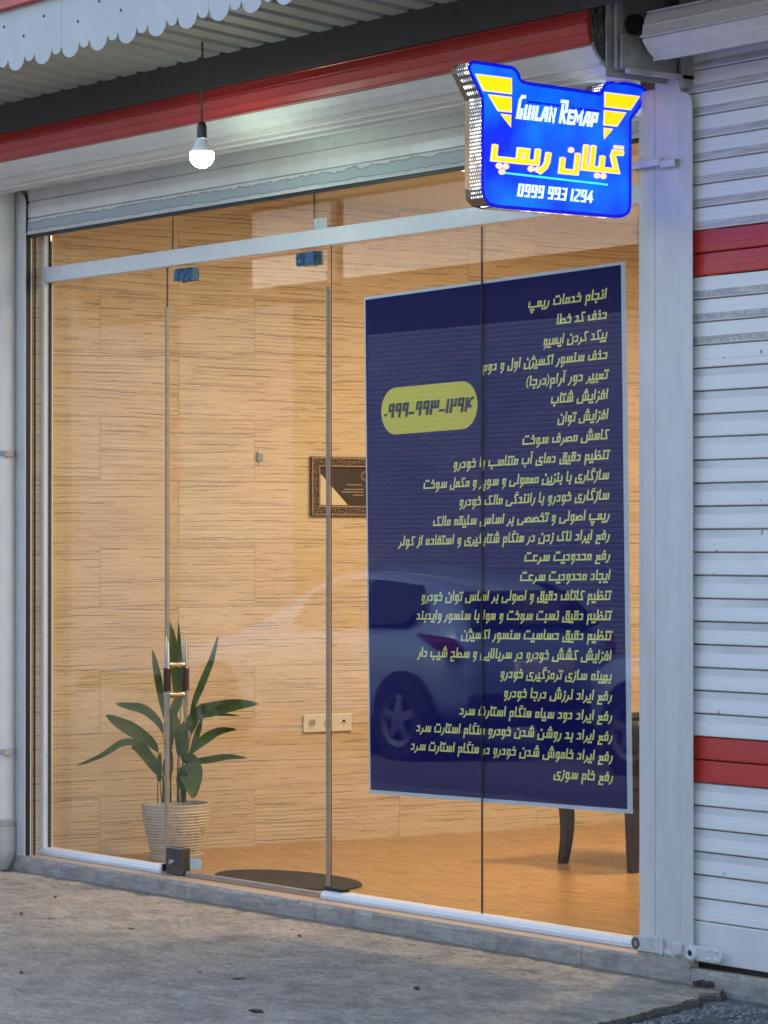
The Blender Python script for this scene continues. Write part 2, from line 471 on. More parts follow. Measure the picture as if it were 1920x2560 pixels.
for k in range(2600):
    y = -.2 - 1.5 * er.random() ** 1.2; x = ex(y) + .02 + 0.75 * er.random() ** 1.4
    if er.random() > .85: continue
    r_ = er.uniform(.003, .012) * (1.3 if er.random() < .1 else 1); z = -.109 - (.01 if x > 4.8 else 0)
    a = er.uniform(0, 6.28)
    c = [(r_ * math.cos(a + i * 1.57) * er.uniform(.6, 1.2), r_ * math.sin(a + i * 1.57) * er.uniform(.6, 1.2)) for i in range(4)]
    h_ = r_ * er.uniform(.4, 1)
    mb.add([(x + p, y + q, z) for p, q in c] + [(x + p * .6, y + q * .6, z + h_) for p, q in c], [(4, 5, 6, 7), (0, 1, 5, 4), (1, 2, 6, 5), (2, 3, 7, 6), (3, 0, 4, 7)])
t = NT('gravel_stone'); oi = t.n('NewGeometry')
g_ = t.ramp(oi.outputs['Random Per Island'], [(0, (.13, .128, .125)), (.5, (.19, .187, .182)), (1, (.27, .265, .255))])
o = mb.build('gravel', t.P(Base_Color=g_, Roughness=.9)); tag(o, kind='stuff')

# ================================================================== GLASS FRONT
front = thing('glass_storefront', 'frameless glass shop front with white cross beam and white bottom rails', 'glass front', (2, 0, 0))
def fp(name, mb, mat, parent=None, **k):
    o = mb.build(name, mat, None, **k)
    o.parent = parent or front
    if not parent: o.location = (-2, 0, 0)
    return o
def pane(x0, x1, z0, z1, y=0.0, hw=.005):
    mb = MB()
    mb.add([(x0, y - hw, z0), (x1, y - hw, z0), (x1, y + hw, z0), (x0, y + hw, z0), (x0, y - hw, z1), (x1, y - hw, z1), (x1, y + hw, z1), (x0, y + hw, z1)],
           [(0, 1, 5, 4), (2, 3, 7, 6)])
    mb.mi = 1
    o = len(mb.v) - 8
    for f in [(0, 3, 2, 1), (4, 5, 6, 7), (1, 2, 6, 5), (3, 0, 4, 7)]:
        mb.f.append(tuple(o + i for i in f)); mb.m.append(1)
    return mb
GM = [M['glass'], M['glass']]
for x0, x1, z0, z1 in [(.004, .950, .012, 2.60), (2.150, 3.085, .012, 2.60), (3.090, 4.09, .012, 2.60)]:
    fp('glass_panel', pane(x0, x1, z0, z1), GM)
for x0, x1 in [(.004, 1.000), (1.004, 2.026), (2.030, 3.042), (3.046, 4.09)]:
    fp('transom_pane', pane(x0, x1, 2.642, 2.9), GM)
mb = MB(); mb.box(-.002, 4.1, -.034, .03, 2.586, 2.655); fp('cross_beam', mb, M['alu'], bevel=.003)
mb = MB(); mb.box(-.058, -.008, -.03, .02, -.005, 2.9); fp('side_frame', mb, M['alu'], bevel=.004)
mb = MB(); mb.box(-.0075, .0005, -.006, .006, .02, 2.585); fp('gasket', mb, M['cavity']); mb = MB(); mb.box(-.0075, .0005, -.006, .006, 2.656, 2.9); fp('gasket', mb, M['cavity'])
for x0, x1 in [(-.06, .955), (2.118, 4.1)]:
    mb = MB()
    pr = [(-.034, -.0092), (-.036, .006), (-.03, .018), (-.018, .0245), (.02, .0245), (.02, -.0092)]
    mb.prism_x(pr, x0, x1); fp('bottom_rail', mb, M['alu'], bevel=.002)
mb = MB(); mb.box(.952, .967, -.022, .02, .0, .03); fp('rail_end_cap', mb, M['rubber'])
mb = MB(); mb.box(-.066, -.061, -.03, .02, -.008, .03); fp('rail_end_cap', mb, M['rubber'])
mb = MB(); mb.box(3.0855, 3.0892, -.0035, .0035, .0246, 2.585); fp('glass_joint', mb, M['rubber'])
for x in (1.0005, 2.0265, 3.0425):
    mb = MB(); mb.box(x + .0003, x + .0035, -.003, .003, 2.656, 2.9); fp('glass_joint', mb, M['glass_edge'])
mb = MB(); mb.box(2.150, 2.154, -.0065, -.0052, .0246, 2.585); fp('edge_strip', mb, M['rubber'])
mb = MB(); mb.box(2.036, 2.124, -.0075, -.0056, 2.656, 2.702); fp('sticker', mb, M['sticker'])
mb = MB(); mb.box(2.12, 2.24, -.02, .02, .0247, .04); fp('floor_catch', mb, M['rubber'], bevel=.003)

door = thing('glass_door', 'frameless glass door with double bar handle and steel corner lock', 'door', (.96, 0, 0))
def dp(name, mb, mat, parent=None, **k):
    o = mb.build(name, mat, None, **k)
    o.parent = parent or door
    o.location = (-.96, 0, 0) if not parent else (0, 0, 0)
    return o
dp('door_pane', pane(.972, 2.116, .012, 2.572), GM)
mb = MB(); mb.box(.9595, .963, -.004, .004, 2.4175, 2.585); dp('seal_strip', mb, M['rubber'])
mb = MB(); mb.box(.956, .968, -.009, .009, .03, 2.417); dp('seal_strip', mb, M['seal'], bevel=.002)
mb = MB(); mb.box(2.1185, 2.1285, -.009, .009, .03, 2.427); dp('seal_strip', mb, M['seal'], bevel=.002)
mb = MB(); mb.box(1.12, 2.115, -.012, .012, -.004, .0115); dp('bottom_seal', mb, M['seal'], bevel=.002)
mb = MB(); mb.box(.985, 1.11, -.021, .021, -.006, .108)
pf = dp('corner_lock', mb, plain('dark_stainless', (.16, .16, .165), .25, .9), bevel=.004)
mb = MB(); mb.lathe([(.0, -.031), (.011, -.031), (.013, -.0215)], (1.03, 0, .045), 20, 'y', cap=False); dp('lock_cylinder', mb, M['chrome'], pf, smooth=True)
mb = MB(); mb.box(1.149, 1.233, -.0075, -.0056, .028, .071); dp('sticker', mb, M['sticker'])
fr = random.Random(2)
for x0, x1 in ((1.043, 1.172), (1.932, 2.06)):
    mb = MB(); nx, nz = 10, 5
    for side in (-1, 1):
        g = [[(x0 + (x1 - x0) * i / nx + fr.uniform(-.003, .003) * (j in (0,)), side * (.02 + fr.uniform(-.003, .004)), 2.519 + .053 * j / nz + (fr.uniform(-.004, .002) if j == 0 else 0)) for i in range(nx + 1)] for j in range(nz + 1)]
        mb.add([p for r_ in g for p in r_], [(j * (nx + 1) + i, j * (nx + 1) + i + 1, (j + 1) * (nx + 1) + i + 1, (j + 1) * (nx + 1) + i) for j in range(nz) for i in range(nx)])
    mb.box(x0, x1, -.018, .018, 2.521, 2.572)
    tag(dp('top_fitting', mb, M['bluefilm']), 'top corner fitting still wrapped in blue film')
mb = MB()
hx = 1.033
for y in (-.048, .048):
    pass
h = MB(); h.tube([(hx, -.04, .884), (hx, -.02, .884), (hx, 0, .884), (hx, .02, .884), (hx, .04, .884)], [.010, .014, .009, .014, .010], 14)
h.tube([(hx, -.04, .757), (hx, -.02, .757), (hx, 0, .757), (hx, .02, .757), (hx, .04, .757)], [.010, .014, .009, .014, .010], 14)
hd = dp('door_handle', h, M['brass'], smooth=True)
for y in (-.047, .047):
    mb = MB()
    for dx in (-.006, .007):
        mb.tube([(hx + dx, y, .637 + .02 * (dx > 0)), (hx + dx, y, .70), (hx + dx, y, .775)], [.004, .0065, .009], 12)
        mb.tube([(hx + dx, y, .868), (hx + dx, y, .93), (hx + dx, y, 1.005 - .02 * (dx > 0))], [.009, .0075, .004], 12)
    dp('bar', mb, M['chrome'], hd, smooth=True)
    mb = MB(); mb.tube([(hx, y, .77), (hx, y, .775), (hx, y, .868), (hx, y, .873)], [.012, .0165, .0165, .012], 16); dp('grip', mb, M['darkwood'], hd, smooth=True)

# ================================================================== SHUTTERS
PITCH = .0775
def slat_mat():
    t = NT('shutter_slat_paint')
    tc = t.n('TexCoord'); x, y, z = t.sep(tc.outputs['Object'])
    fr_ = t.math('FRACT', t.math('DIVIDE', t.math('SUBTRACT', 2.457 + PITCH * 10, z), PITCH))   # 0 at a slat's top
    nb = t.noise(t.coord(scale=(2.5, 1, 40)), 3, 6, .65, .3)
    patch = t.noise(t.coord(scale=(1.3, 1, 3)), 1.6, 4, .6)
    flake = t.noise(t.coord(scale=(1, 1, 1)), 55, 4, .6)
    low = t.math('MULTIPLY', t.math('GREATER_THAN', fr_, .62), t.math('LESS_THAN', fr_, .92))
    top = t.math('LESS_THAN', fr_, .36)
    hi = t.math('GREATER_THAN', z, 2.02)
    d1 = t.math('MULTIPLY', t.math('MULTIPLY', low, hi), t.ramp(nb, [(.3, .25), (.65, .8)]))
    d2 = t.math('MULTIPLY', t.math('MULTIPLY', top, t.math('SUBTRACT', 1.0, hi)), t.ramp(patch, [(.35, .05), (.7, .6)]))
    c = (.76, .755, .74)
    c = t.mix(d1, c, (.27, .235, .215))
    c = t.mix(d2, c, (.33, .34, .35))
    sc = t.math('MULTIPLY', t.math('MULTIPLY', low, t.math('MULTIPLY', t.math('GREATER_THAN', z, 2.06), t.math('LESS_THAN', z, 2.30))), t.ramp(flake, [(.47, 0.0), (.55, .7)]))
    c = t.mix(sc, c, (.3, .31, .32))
    spk = t.ramp(t.noise(t.coord(), 22, 2, .5), [(.73, 0.0), (.75, .8)])
    c = t.mix(spk, c, (.12, .11, .1))
    return t.P(Base_Color=c, Roughness=t.ramp(nb, [(.3, .27), (.8, .5)]), Normal=t.bump(nb, .06, .003))
M['slat'] = slat_mat()
def slat_prof(ztop, n, y0):
    pr = []
    for k in range(n):
        z = ztop - k * PITCH
        pr += [(y0 + .014, z - .0002), (y0 + .012, z - .0022), (y0 - .0005, z - .0028), (y0 - .0025, z - .0270), (y0 - .0036, z - .0276), (y0 - .0048, z - .0500), (y0 - .0060, z - .0506), (y0 - .0066, z - .0715), (y0 - .0052, z - .0745), (y0 + .014, z - .0762)]
    return pr
CY, CZ, CR = -.282, 3.15, .176
def roll(parent, name, x0, x1, reds, off, n=13, white=None, CR=.176, a0=-26):
    a0 = R(a0); CZ = 3.15 + off[1]
    st_ = 2 * math.pi / n
    def pt(a, r_): return (off[0] + CY - r_ * math.cos(a), CZ + r_ * math.sin(a))
    shell = MB(); redm = MB(); inner = MB()
    for k in range(n):
        m = redm if k in reds else shell
        a = a0 + k * st_; b = a + st_
        # slightly bowed slat with ribs
        q = []
        for i, (u, lift) in enumerate(((0, .003), (.015, .0045), (.085, .0045), (.095, -.002), (.45, .0005), (.47, .0022), (.51, .0022), (.53, .0005), (.93, -.001), (.95, -.008), (1.0, -.008))):
            aa = a + (b - a) * u
            p0, p1 = pt(a, CR), pt(b, CR); bow = .002 * math.sin(math.pi * u) + lift
            mx, mz = p0[0] + (p1[0] - p0[0]) * u, p0[1] + (p1[1] - p0[1]) * u
            am = (a + b) / 2
            q.append((mx - bow * math.cos(am), mz + bow * math.sin(am)))
        inn = [(off[0] + CY + (y - off[0] - CY) * .93, CZ + (z - CZ) * .93) for y, z in q]
        m.prism_x(q + inn[::-1], x0, x1)
    rr_ = random.Random(4)
    for j, rad in enumerate([CR * k for k in (.87, .77, .67, .56)]):
        ph = .2 * j
        nn_ = n - j
        for k in range(nn_):
            a = a0 + ph + k * 2 * math.pi / nn_; b = a + 2 * math.pi / nn_ * .97
            q = [pt(a, rad), pt(b, rad), pt(b, rad - .06 * CR), pt(a, rad - .06 * CR)]
            d = rr_.uniform(-.012, .008)
            inner.prism_x(q, x0 - d, x1 + d)
    o1 = shell.build('roll', white or M['white'], parent); o2 = None
    if reds: tag(redm.build('red_band', M['red'], parent), 'red painted band')
    inner.build('inner_coil', plain('grimy_slat_edge', (.3, .29, .26), .6, scale=14, var=.35), o1)
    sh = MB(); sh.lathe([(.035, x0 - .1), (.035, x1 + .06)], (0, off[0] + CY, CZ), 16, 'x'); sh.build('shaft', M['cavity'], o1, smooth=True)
    return o1

def flake_mat():
    t = NT('bottom_bar_flaking_paint')
    tc = t.n('TexCoord'); x, y, z = t.sep(tc.outputs['Object'])
    n1 = t.noise(t.coord(scale=(1, 1, 1)), 14, 5, .7); n2 = t.noise(t.coord(scale=(1, 1, 1), loc=(3, 5, 2)), 9, 5, .7)
    up = t.math('MULTIPLY_ADD', t.math('SUBTRACT', n1, .5), .05, 2.857)
    dn = t.math('MULTIPLY_ADD', t.math('SUBTRACT', n2, .5), .03, 2.818)
    du = t.math('SUBTRACT', up, z); dd = t.math('SUBTRACT', z, dn)
    d = t.math('MINIMUM', du, dd)
    inside = t.math('GREATER_THAN', d, 0.0)
    rim = t.ramp(t.math('ABSOLUTE', d), [(0.0, .8), (.0022, .0)])
    n3 = t.noise(t.coord(scale=(.6, 1, 2)), 4, 5, .6)
    c = t.mix(inside, t.mix(t.ramp(n3, [(.4, 0.0), (.8, .3)]), (.62, .64, .63), (.3, .3, .28)), t.mix(n3, (.34, .39, .41), (.42, .46, .48)))
    c = t.mix(rim, c, (.12, .12, .11))
    return t.P(Base_Color=c, Roughness=.5, Normal=t.bump(t.math('MULTIPLY', inside, -1.0), .5, .002))

shl = thing('roller_shutter', 'raised roller shutter with red band, rolled up above the glass front', 'roller shutter', (2, -.1, 2.8))
def lp(name, mb, mat, par=shl, **k):
    o = mb.build(name, mat, None, **k); o.parent = par; o.location = -Vector(par.location); return o
r1 = roll(shl, 'roll', -.72, 4.195, (0, 1), (0, 0), 14)
for c in shl.children: c.location = (-2, .1, -2.8)
# curtain that drops behind the roll
yb = -.104
mb = MB()
pr = [(yb + .004, 3.15), (yb, 3.03), (yb - .004, 3.028), (yb - .004, 2.952), (yb + .006, 2.950), (yb + .006, 2.946), (yb - .003, 2.944), (yb - .006, 2.912), (yb - .004, 2.876), (yb + .006, 2.874), (yb + .006, 2.871)]
mb.sheet_x(pr, -.02, 4.08); lp('curtain', mb, M['white'])
mb = MB(); mb.prism_x([(yb - .006, 2.870), (yb - .009, 2.812), (yb - .012, 2.806), (yb - .012, 2.800), (yb + .012, 2.800), (yb + .012, 2.870)], -.018, 4.08)
lp('bottom_bar', mb, flake_mat())
mb = MB(); mb.box(-.016, 4.08, yb - .006, yb + .01, 2.786, 2.7998); lp('weather_strip', mb, M['rubber'])
# left guide channel with rounded upper corner
mb = MB(); xr, xl, zt = -.017, -.112, 3.0
prof = [(xl, -.01), (xr, -.01)] + [(xr, zt - .06)] + [(xr - .06 + .06 * math.cos(R(a)), zt - .06 + .06 * math.sin(R(a))) for a in range(10, 91, 10)] + [(xl, zt)]
mb.prism_y(prof, -.124, -.119)
mb.box(xl, xl + .02, -.119, -.07, -.01, zt); mb.box(-.075, -.069, -.128, -.1245, -.01, zt - .03)
lp('guide_channel', mb, M['pillar'], bevel=.0012)
mb = MB(); mb.box(-.072, -.0285, -.1185, -.0885, -.01, 2.98); lp('guide_slot', mb, M['rubber'])
mb = MB(); mb.box(-.06, -.0275, -.088, -.0825, -.01, 2.97); lp('guide_lip', mb, M['alu'])
mb = MB(); mb.box(-.06, -.0283, -.066, -.060, -.01, 2.97); lp('jamb_groove', mb, M['darkwood'])
mb = MB(); mb.box(-.06, -.0283, -.0824, -.0785, -.01, 2.97); lp('jamb_groove', mb, M['rubber'])
# right guide flange
mb = MB(); mb.box(4.088, 4.168, -.124, -.118, -.006, 2.955); mb.box(4.16, 4.168, -.118, -.06, -.006, 2.955); lp('guide_channel', mb, M['pillar'], bevel=.0015)
mb = MB(); mb.box(4.092, 4.15, -.117, -.07, -.006, 2.95); lp('guide_slot', mb, M['rubber'])
mb = MB(); mb.box(4.225, 4.232, -.40, -.04, 2.965, 3.5); mb.box(4.245, 4.262, -.38, -.35, 2.99, 3.5); lp('bracket_plate', mb, M['steel'], bevel=.002)

pil = thing('steel_pillar', 'grey painted steel pillar between the open shop and the closed shutter', 'pillar', (4.23, -.1, 0))
def pp(name, mb, mat, **k):
    o = mb.build(name, mat, None, **k); o.parent = pil; o.location = (-4.23, .1, 0); return o
mb = MB(); mb.box(4.1705, 4.297, -.126, .0, -.012, 3.2); pp('post', M and mb, M['pillar'], bevel=.004)
mb = MB(); fr = random.Random(21)
nx = 26
top = [(4.085 + .26 * i / nx, .006 + fr.uniform(-.008, .012)) for i in range(nx + 1)]
for (xa, za), (xb, zb_) in zip(top[:-1], top[1:]):
    mb.prism_y([(xa, -.085), (xb, -.085), (xb, zb_), (xa, za)], -.1315, -.06)
pp('mortar_foot', mb, sm)
mb = MB()
for k in range(16): mb.lathe([(.0, -.1345), (.006, -.133), (.010, -.126)], (4.18 + .0085 * k, 0, .012 + fr.uniform(-.006, .008)), 8, 'y', cap=False)
pp('weld_seam', mb, M['pillar'], smooth=True)
# padlock hasp that projects left over the glass rail
mb = MB()
a = [(4.084 + .026 * math.cos(R(k)), .031 + .026 * math.sin(R(k))) for k in range(90, 271, 15)]
mb.prism_y([(4.205, .008), (4.213, .014), (4.216, .034), (4.213, .056), (4.205, .062)] + a, -.137, -.1265)
hs = pp('lock_hasp', mb, paint('hasp_paint', (.58, .58, .57), .4, .7, scale=26), bevel=.002)
mb = MB(); mb.lathe([(.011, -.1372), (.011, -.1385), (.019, -.1385), (.021, -.1372)], (4.083, 0, .031), 20, 'y', cap=False); o = mb.build('hasp_ring', plain('bare_dark_steel', (.13, .125, .12), .5, .3), None); o.parent = hs
mb = MB(); mb.lathe([(.013, -.1385), (.013, -.1375)], (4.083, 0, .031), 18, 'y'); o = mb.build('hasp_hole', M['seal'], None); o.parent = hs
mb = MB()
for k in range(7): mb.lathe([(.0, -.139), (.006, -.1385), (.008, -.1372)], (4.212, 0, .010 + .0085 * k), 8, 'y', cap=False)
o = mb.build('weld_bead', M['pillar'], None, smooth=True); o.parent = hs

shr = thing('roller_shutter', 'closed white roller shutter with two red bands, right of the steel pillar', 'roller shutter', (6, -.1, 0))
def rp(name, mb, mat, par=shr, **k):
    o = mb.build(name, mat, None, **k); o.parent = par
    o.location = (-6, .1, 0) if par is shr else (0, 0, 0); return o
ZT = 2.457 + PITCH * 9
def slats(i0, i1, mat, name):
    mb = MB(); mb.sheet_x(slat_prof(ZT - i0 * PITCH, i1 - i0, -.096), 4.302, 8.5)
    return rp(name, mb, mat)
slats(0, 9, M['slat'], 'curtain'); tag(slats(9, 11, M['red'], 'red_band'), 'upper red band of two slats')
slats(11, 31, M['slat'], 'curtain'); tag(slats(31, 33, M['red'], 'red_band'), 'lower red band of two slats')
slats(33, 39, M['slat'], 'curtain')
zb = ZT - 39 * PITCH
mb = MB(); mb.prism_x([(-.098, zb - .001), (-.1035, zb - .004), (-.1035, -.004), (-.09, -.008), (-.075, -.004), (-.075, zb - .001)], 4.302, 8.5); rp('bottom_bar', mb, M['white'], bevel=.002)
mb = MB(); mb.box(4.34, 8.5, -.088, -.07, -.0255, -.0085); rp('weather_strip', mb, M['rubber'])
mb = MB()
zt = 2.93
prof = [(4.2975, -.008), (4.357, -.008)] + [(4.357, zt - .05)] + [(4.307 + .05 * math.cos(R(a)), zt - .05 + .05 * math.sin(R(a))) for a in range(15, 91, 15)] + [(4.2975, zt)]
mb.prism_y(prof, -.128, -.1225); rp('guide_channel', mb, M['pillar'], bevel=.0015)
mb = MB(); mb.box(4.298, 4.301, -.122, -.08, -.006, zt - .05); rp('guide_back', mb, M['pillar'])
r2 = roll(shr, 'roll', 4.37, 8.5, (), (0, -.052), 6, M['white'], .092, -73)
for c in shr.children:
    if c.name.startswith('roll'): c.location = (-6, .1, 0)
mb = MB(); mb.box(4.30, 4.306, -.40, -.05, 2.985, 3.10); mb.box(4.306, 4.335, -.385, -.06, 2.968, 2.984); rp('bracket_plate', mb, M['steel'], bevel=.002); mb = MB(); mb.box(4.318, 4.335, -.15, -.06, 2.94, 3.3); rp('bracket_plate', mb, M['steel'], bevel=.002)
# hasp plate with rounded end and four bolts
mb = MB()
arc = [(4.484 + .02 * math.cos(R(k)), .029 + .025 * math.sin(R(k))) for k in range(-90, 91, 15)]
mb.prism_y([(4.35, .004)] + arc + [(4.35, .054)], -.140, -.1285)
hs = rp('lock_hasp', mb, paint('hasp_paint_white', (.6, .61, .62), .4, .3, scale=20), bevel=.003)
mb = MB(); mb.lathe([(.010, -.1512), (.010, -.1405)], (4.368, 0, .028), 18, 'y'); rp('hasp_hole', mb, M['rubber'], hs)
for bx in (4.440, 4.481):
    for bz in (.016, .045):
        mb = MB(); mb.lathe([(.0, -.146), (.004, -.145), (.006, -.1405)], (bx, 0, bz), 12, 'y', cap=False); rp('bolt', mb, M['white'], hs, smooth=True)
mb = MB()
mb.box(4.272, 4.313, -.148, -.1265, .012, .056); rp('hasp_barrel', mb, M['pillar'], hs, bevel=.008, seg=3)
mb = MB(); mb.lathe([(.010, -.152), (.016, -.155), (.024, -.152), (.026, -.142), (.024, -.13)], (4.368, 0, .028), 24, 'y', cap=False); rp('hasp_eye', mb, M['pillar'], hs, smooth=True)

# ================================================================== DRAIN PIPE at far left
pipe = thing('drainpipe', 'white plastic drainpipe beside the left shutter guide', 'drainpipe', (-.28, -.17, 0))
def wp(name, mb, mat, **k):
    o = mb.build(name, mat, None, **k); o.parent = pipe; o.location = (.28, .17, 0); return o
mb = MB(); mb.lathe([(.055, .12), (.055, 3.3)], (-.136, -.17, 0), 28); wp('pipe', mb, M['white'], smooth=True)
mb = MB(); mb.lathe([(.058, .158), (.063, .153), (.063, .125), (.06, .12), (.066, .115), (.066, .02), (.055, -.03), (.03, -.076)], (-.136, -.17, 0), 28); wp('pipe_socket', mb, paint('grey_pipe', (.45, .46, .46), .45, .5, scale=8), smooth=True)
for z in (.46, 1.81):
    mb = MB(); mb.lathe([(.0565, z - .012), (.058, z - .012), (.058, z + .012), (.0565, z + .012)], (-.136, -.17, 0), 28, cap=False); mb.box(-.082, -.062, -.2, -.155, z - .012, z + .012); wp('pipe_clamp', mb, M['steel'], smooth=True)
# strip of wall behind the pipe
mb = MB(); mb.box(-8, -.115, -.06, .07, -.2, 3.209); o = mb.build('front_wall', M['pillar'], None); o.parent = shop; o.location = (0, -.5, 0)

# ================================================================== AWNING
awn = thing('awning', 'corrugated metal awning with scalloped white fringe over the shop front', 'awning', (2, -.7, 3.4))
def ap(name, mb, mat, **k):
    o = mb.build(name, mat, None, **k); o.parent = awn; o.location = (-2, .7, -3.4); return o
def soff(y): return 3.295 - .0896 * (y + .5)
FY = -1.12
mb = MB()
P = .19; x = -7.0
prof = []
while x < 12.5:
    prof += [(x, 0), (x + .085, 0), (x + .1, .028), (x + .125, .028), (x + .14, 0)]
    x += P * .78
n = len(prof)
yA, yB = -.50, FY + .006
mb.add([(a, yA, soff(yA) + h_) for a, h_ in prof] + [(a, yB, soff(yB) + h_) for a, h_ in prof], [(i, i + 1, n + i + 1, n + i) for i in range(n - 1)])
ap('soffit_sheet', mb, paint('galvanised_sheet', (.38, .39, .36), .5, .45, (.14, .13, .11), scale=3))
mb = MB(); mb.box(-7, 12.5, -.5025, -.06, 3.40, 3.42); mb.box(-7, 12.5, -.528, -.503, 3.178, 3.302); ap('edge_beam', mb, M['dark'])
# fringe: panels with large and small scallops
def fringe(x0, wid, nper, z0=3.247):
    mb = MB()
    per = wid / nper; top = 3.52
    low = []
    for k in range(nper):
        a = x0 + k * per
        big = per * .64; sm_ = per - big
        for i in range(13):
            u = i / 12; low.append((a + big * u, z0 + .052 - .052 * math.sqrt(max(0, 1 - (2 * u - 1) ** 2))))
        for i in range(9):
            u = i / 8; low.append((a + big + sm_ * u, z0 + .052 - .028 * math.sqrt(max(0, 1 - (2 * u - 1) ** 2))))
    for (xa, za), (xb, zb_) in zip(low[:-1], low[1:]):
        if xb - xa < 1e-6: continue
        mb.prism_y([(xa, za), (xb, zb_), (xb, top), (xa, top)], FY - .0015, FY + .0015)
    return mb
def fringe_mat():
    t = NT('fringe_paint')
    n1 = t.noise(t.coord(scale=(1, 1, .4)), 4, 5, .6)
    tc = t.n('TexCoord'); x, y, z = t.sep(tc.outputs['Object'])
    # embossed scallop rows
    h = None
    for zr in (3.325, 3.405):
        u = t.math('FRACT', t.math('DIVIDE', x, .2))
        w = t.math('MULTIPLY', t.math('ABSOLUTE', t.math('SINE', t.math('MULTIPLY', u, 6.2832))), .04)
        d = t.math('ABSOLUTE', t.math('ADD', t.math('SUBTRACT', z, zr), w))
        r_ = t.ramp(d, [(0.0, 1.0), (.006, 0.0)])
        h = r_ if h is None else t.math('ADD', h, r_)
    c = t.mix(t.ramp(n1, [(.4, 0.0), (.8, .3)]), (.43, .435, .43), (.25, .255, .245))
    c = t.mix(t.math('MULTIPLY', h, .16), c, (.38, .4, .42))
    return t.P(Base_Color=c, Roughness=.45, Normal=t.bump(h, .25, .002))
fm = fringe_mat()
x = 1.93 - 1.0 * 6
while x < 9:
    mb = fringe(x, .998, 5); mb.mi = 1
    for k in range(6):
        mb.lathe([(.0, FY - .006), (.0045, FY - .005), (.006, FY - .0017)], (x + .12 + k * .15, 0, 3.43 if k % 2 else 3.375), 8, 'y', cap=False)
    ap('fringe_panel', mb, [fm, M['dark']]); x += 1.0
mb = MB(); mb.box(-7, 12.5, FY - .03, FY - .0017, 3.492, 3.57); mb.box(-7, 12.5, FY - .05, FY - .03, 3.54, 3.60); ap('red_trim', mb, M['red'], bevel=.004)
mb = MB(); mb.add([(-7, .02, 3.42), (12.5, .02, 3.42), (12.5, FY, 3.56), (-7, FY, 3.56)], [(0, 1, 2, 3)]); ap('top_sheet', mb, M['steel'])

# ================================================================== BULB
BX, BY, BZ = 2.256, -.697, 2.870
bulb = thing('light_bulb', 'lit white bulb hanging on a twisted cord under the awning', 'light bulb', (BX, BY, 3.33))
def bp(name, mb, mat, **k):
    o = mb.build(name, mat, None, **k); o.parent = bulb; o.location = (-BX, -BY, -3.33); return o
mb = MB()
for ph in (0, math.pi):
    mb.tube([(BX + .0025 * math.cos(ph + k * .9) + .004 * math.sin(k * .13), BY + .0025 * math.sin(ph + k * .9), 3.336 - (3.336 - 3.005) * k / 50) for k in range(51)], .0028, 6)
bp('cord', mb, M['cord'], smooth=True)
mb = MB(); mb.lathe([(.006, 3.010), (.014, 3.004), (.0185, 2.99), (.0195, 2.955), (.0195, 2.945)], (BX, BY, 0), 20); bp('lamp_holder', mb, plain('black_bakelite', (.03, .032, .03), .4), smooth=True)
mb = MB(); mb.lathe([(.0195, 2.9449), (.024, 2.935), (.037, 2.905), (.043, 2.893)], (BX, BY, 0), 24, cap=False); bp('bulb_body', mb, plain('white_bulb_plastic', (.8, .8, .78), .4, var=.02), smooth=True)
t = NT('lit_diffuser'); bm_ = t.P(Base_Color=(.9, .9, .9), Emission_Color=(.76, 1.0, .76), Emission_Strength=20.0)
mb = MB(); mb.lathe([(.043, 2.8929)] + [(.047 * math.cos(R(a)), 2.879 - .047 * math.sin(R(a))) for a in range(-14, 91, 8)] + [(.0005, 2.832)], (BX, BY, 0), 28, cap=False); bp('diffuser', mb, bm_, smooth=True)

# ================================================================== LETTERING (stroke font, right-to-left joining)
T, A_, D_, D2 = 4.0, 7.2, -3.2, -1.9
def box_(x0, x1, y1, y0=0): return [(x1, y0), (x1, y1), (x0, y1), (x0, y0), (x1, y0)]
G = {}
def g(names, **forms):
    for nme in names: G[nme] = forms
g(['tooth'], ini=(2.9, [[(0, 0), (2.1, 0), (2.1, T)]], 1.6), med=(2.9, [[(0, 0), (2.9, 0)], [(1.6, 0), (1.6, T)]], 1.5),
  iso=(7, [[(.8, T), (.8, 0), (6.1, 0), (6.1, T)]], 3.4), fin=(7, [[(.8, T), (.8, 0), (7, 0)]], 3.6))
g(['alef'], iso=(2, [[(1, 0), (1, A_)]], 1), fin=(2.3, [[(2.3, 0), (1, 0), (1, A_)]], 1))
hh = [(0, 0), (3.7, 0), (3.7, T), (.9, T)]
g(['he_j'], ini=(4.6, [hh], 2.1), med=(4.8, [[(0, 0), (4.8, 0)], [(3.5, 0), (3.5, T), (.8, T)]], 2.1),
  fin=(5, [[(5, 0), (3.5, 0), (3.5, T), (.9, T)], [(3.2, 0), (1.1, 0), (1.1, D_), (4, D_)]], 2.4), iso=(5, [[(.9, T), (3.5, T), (3.5, 0), (1.1, 0), (1.1, D_), (4, D_)]], 2.4))
g(['dal'], iso=(4, [[(1, T), (3, T), (3, 0), (.6, 0)]], 2), fin=(4.3, [[(4.3, 0), (.6, 0)], [(2.7, 0), (2.7, T), (1, T)]], 1.9))
g(['re'], iso=(2.8, [[(2.1, T * .8), (2.0, .6), (1.4, -1.2), (.2, D_ + .6)]], 2.0), fin=(3.2, [[(3.2, 0), (2.0, 0), (1.3, -1.4), (.1, D_ + .6)], [(2.0, 0), (2.1, T * .55)]], 1.8))
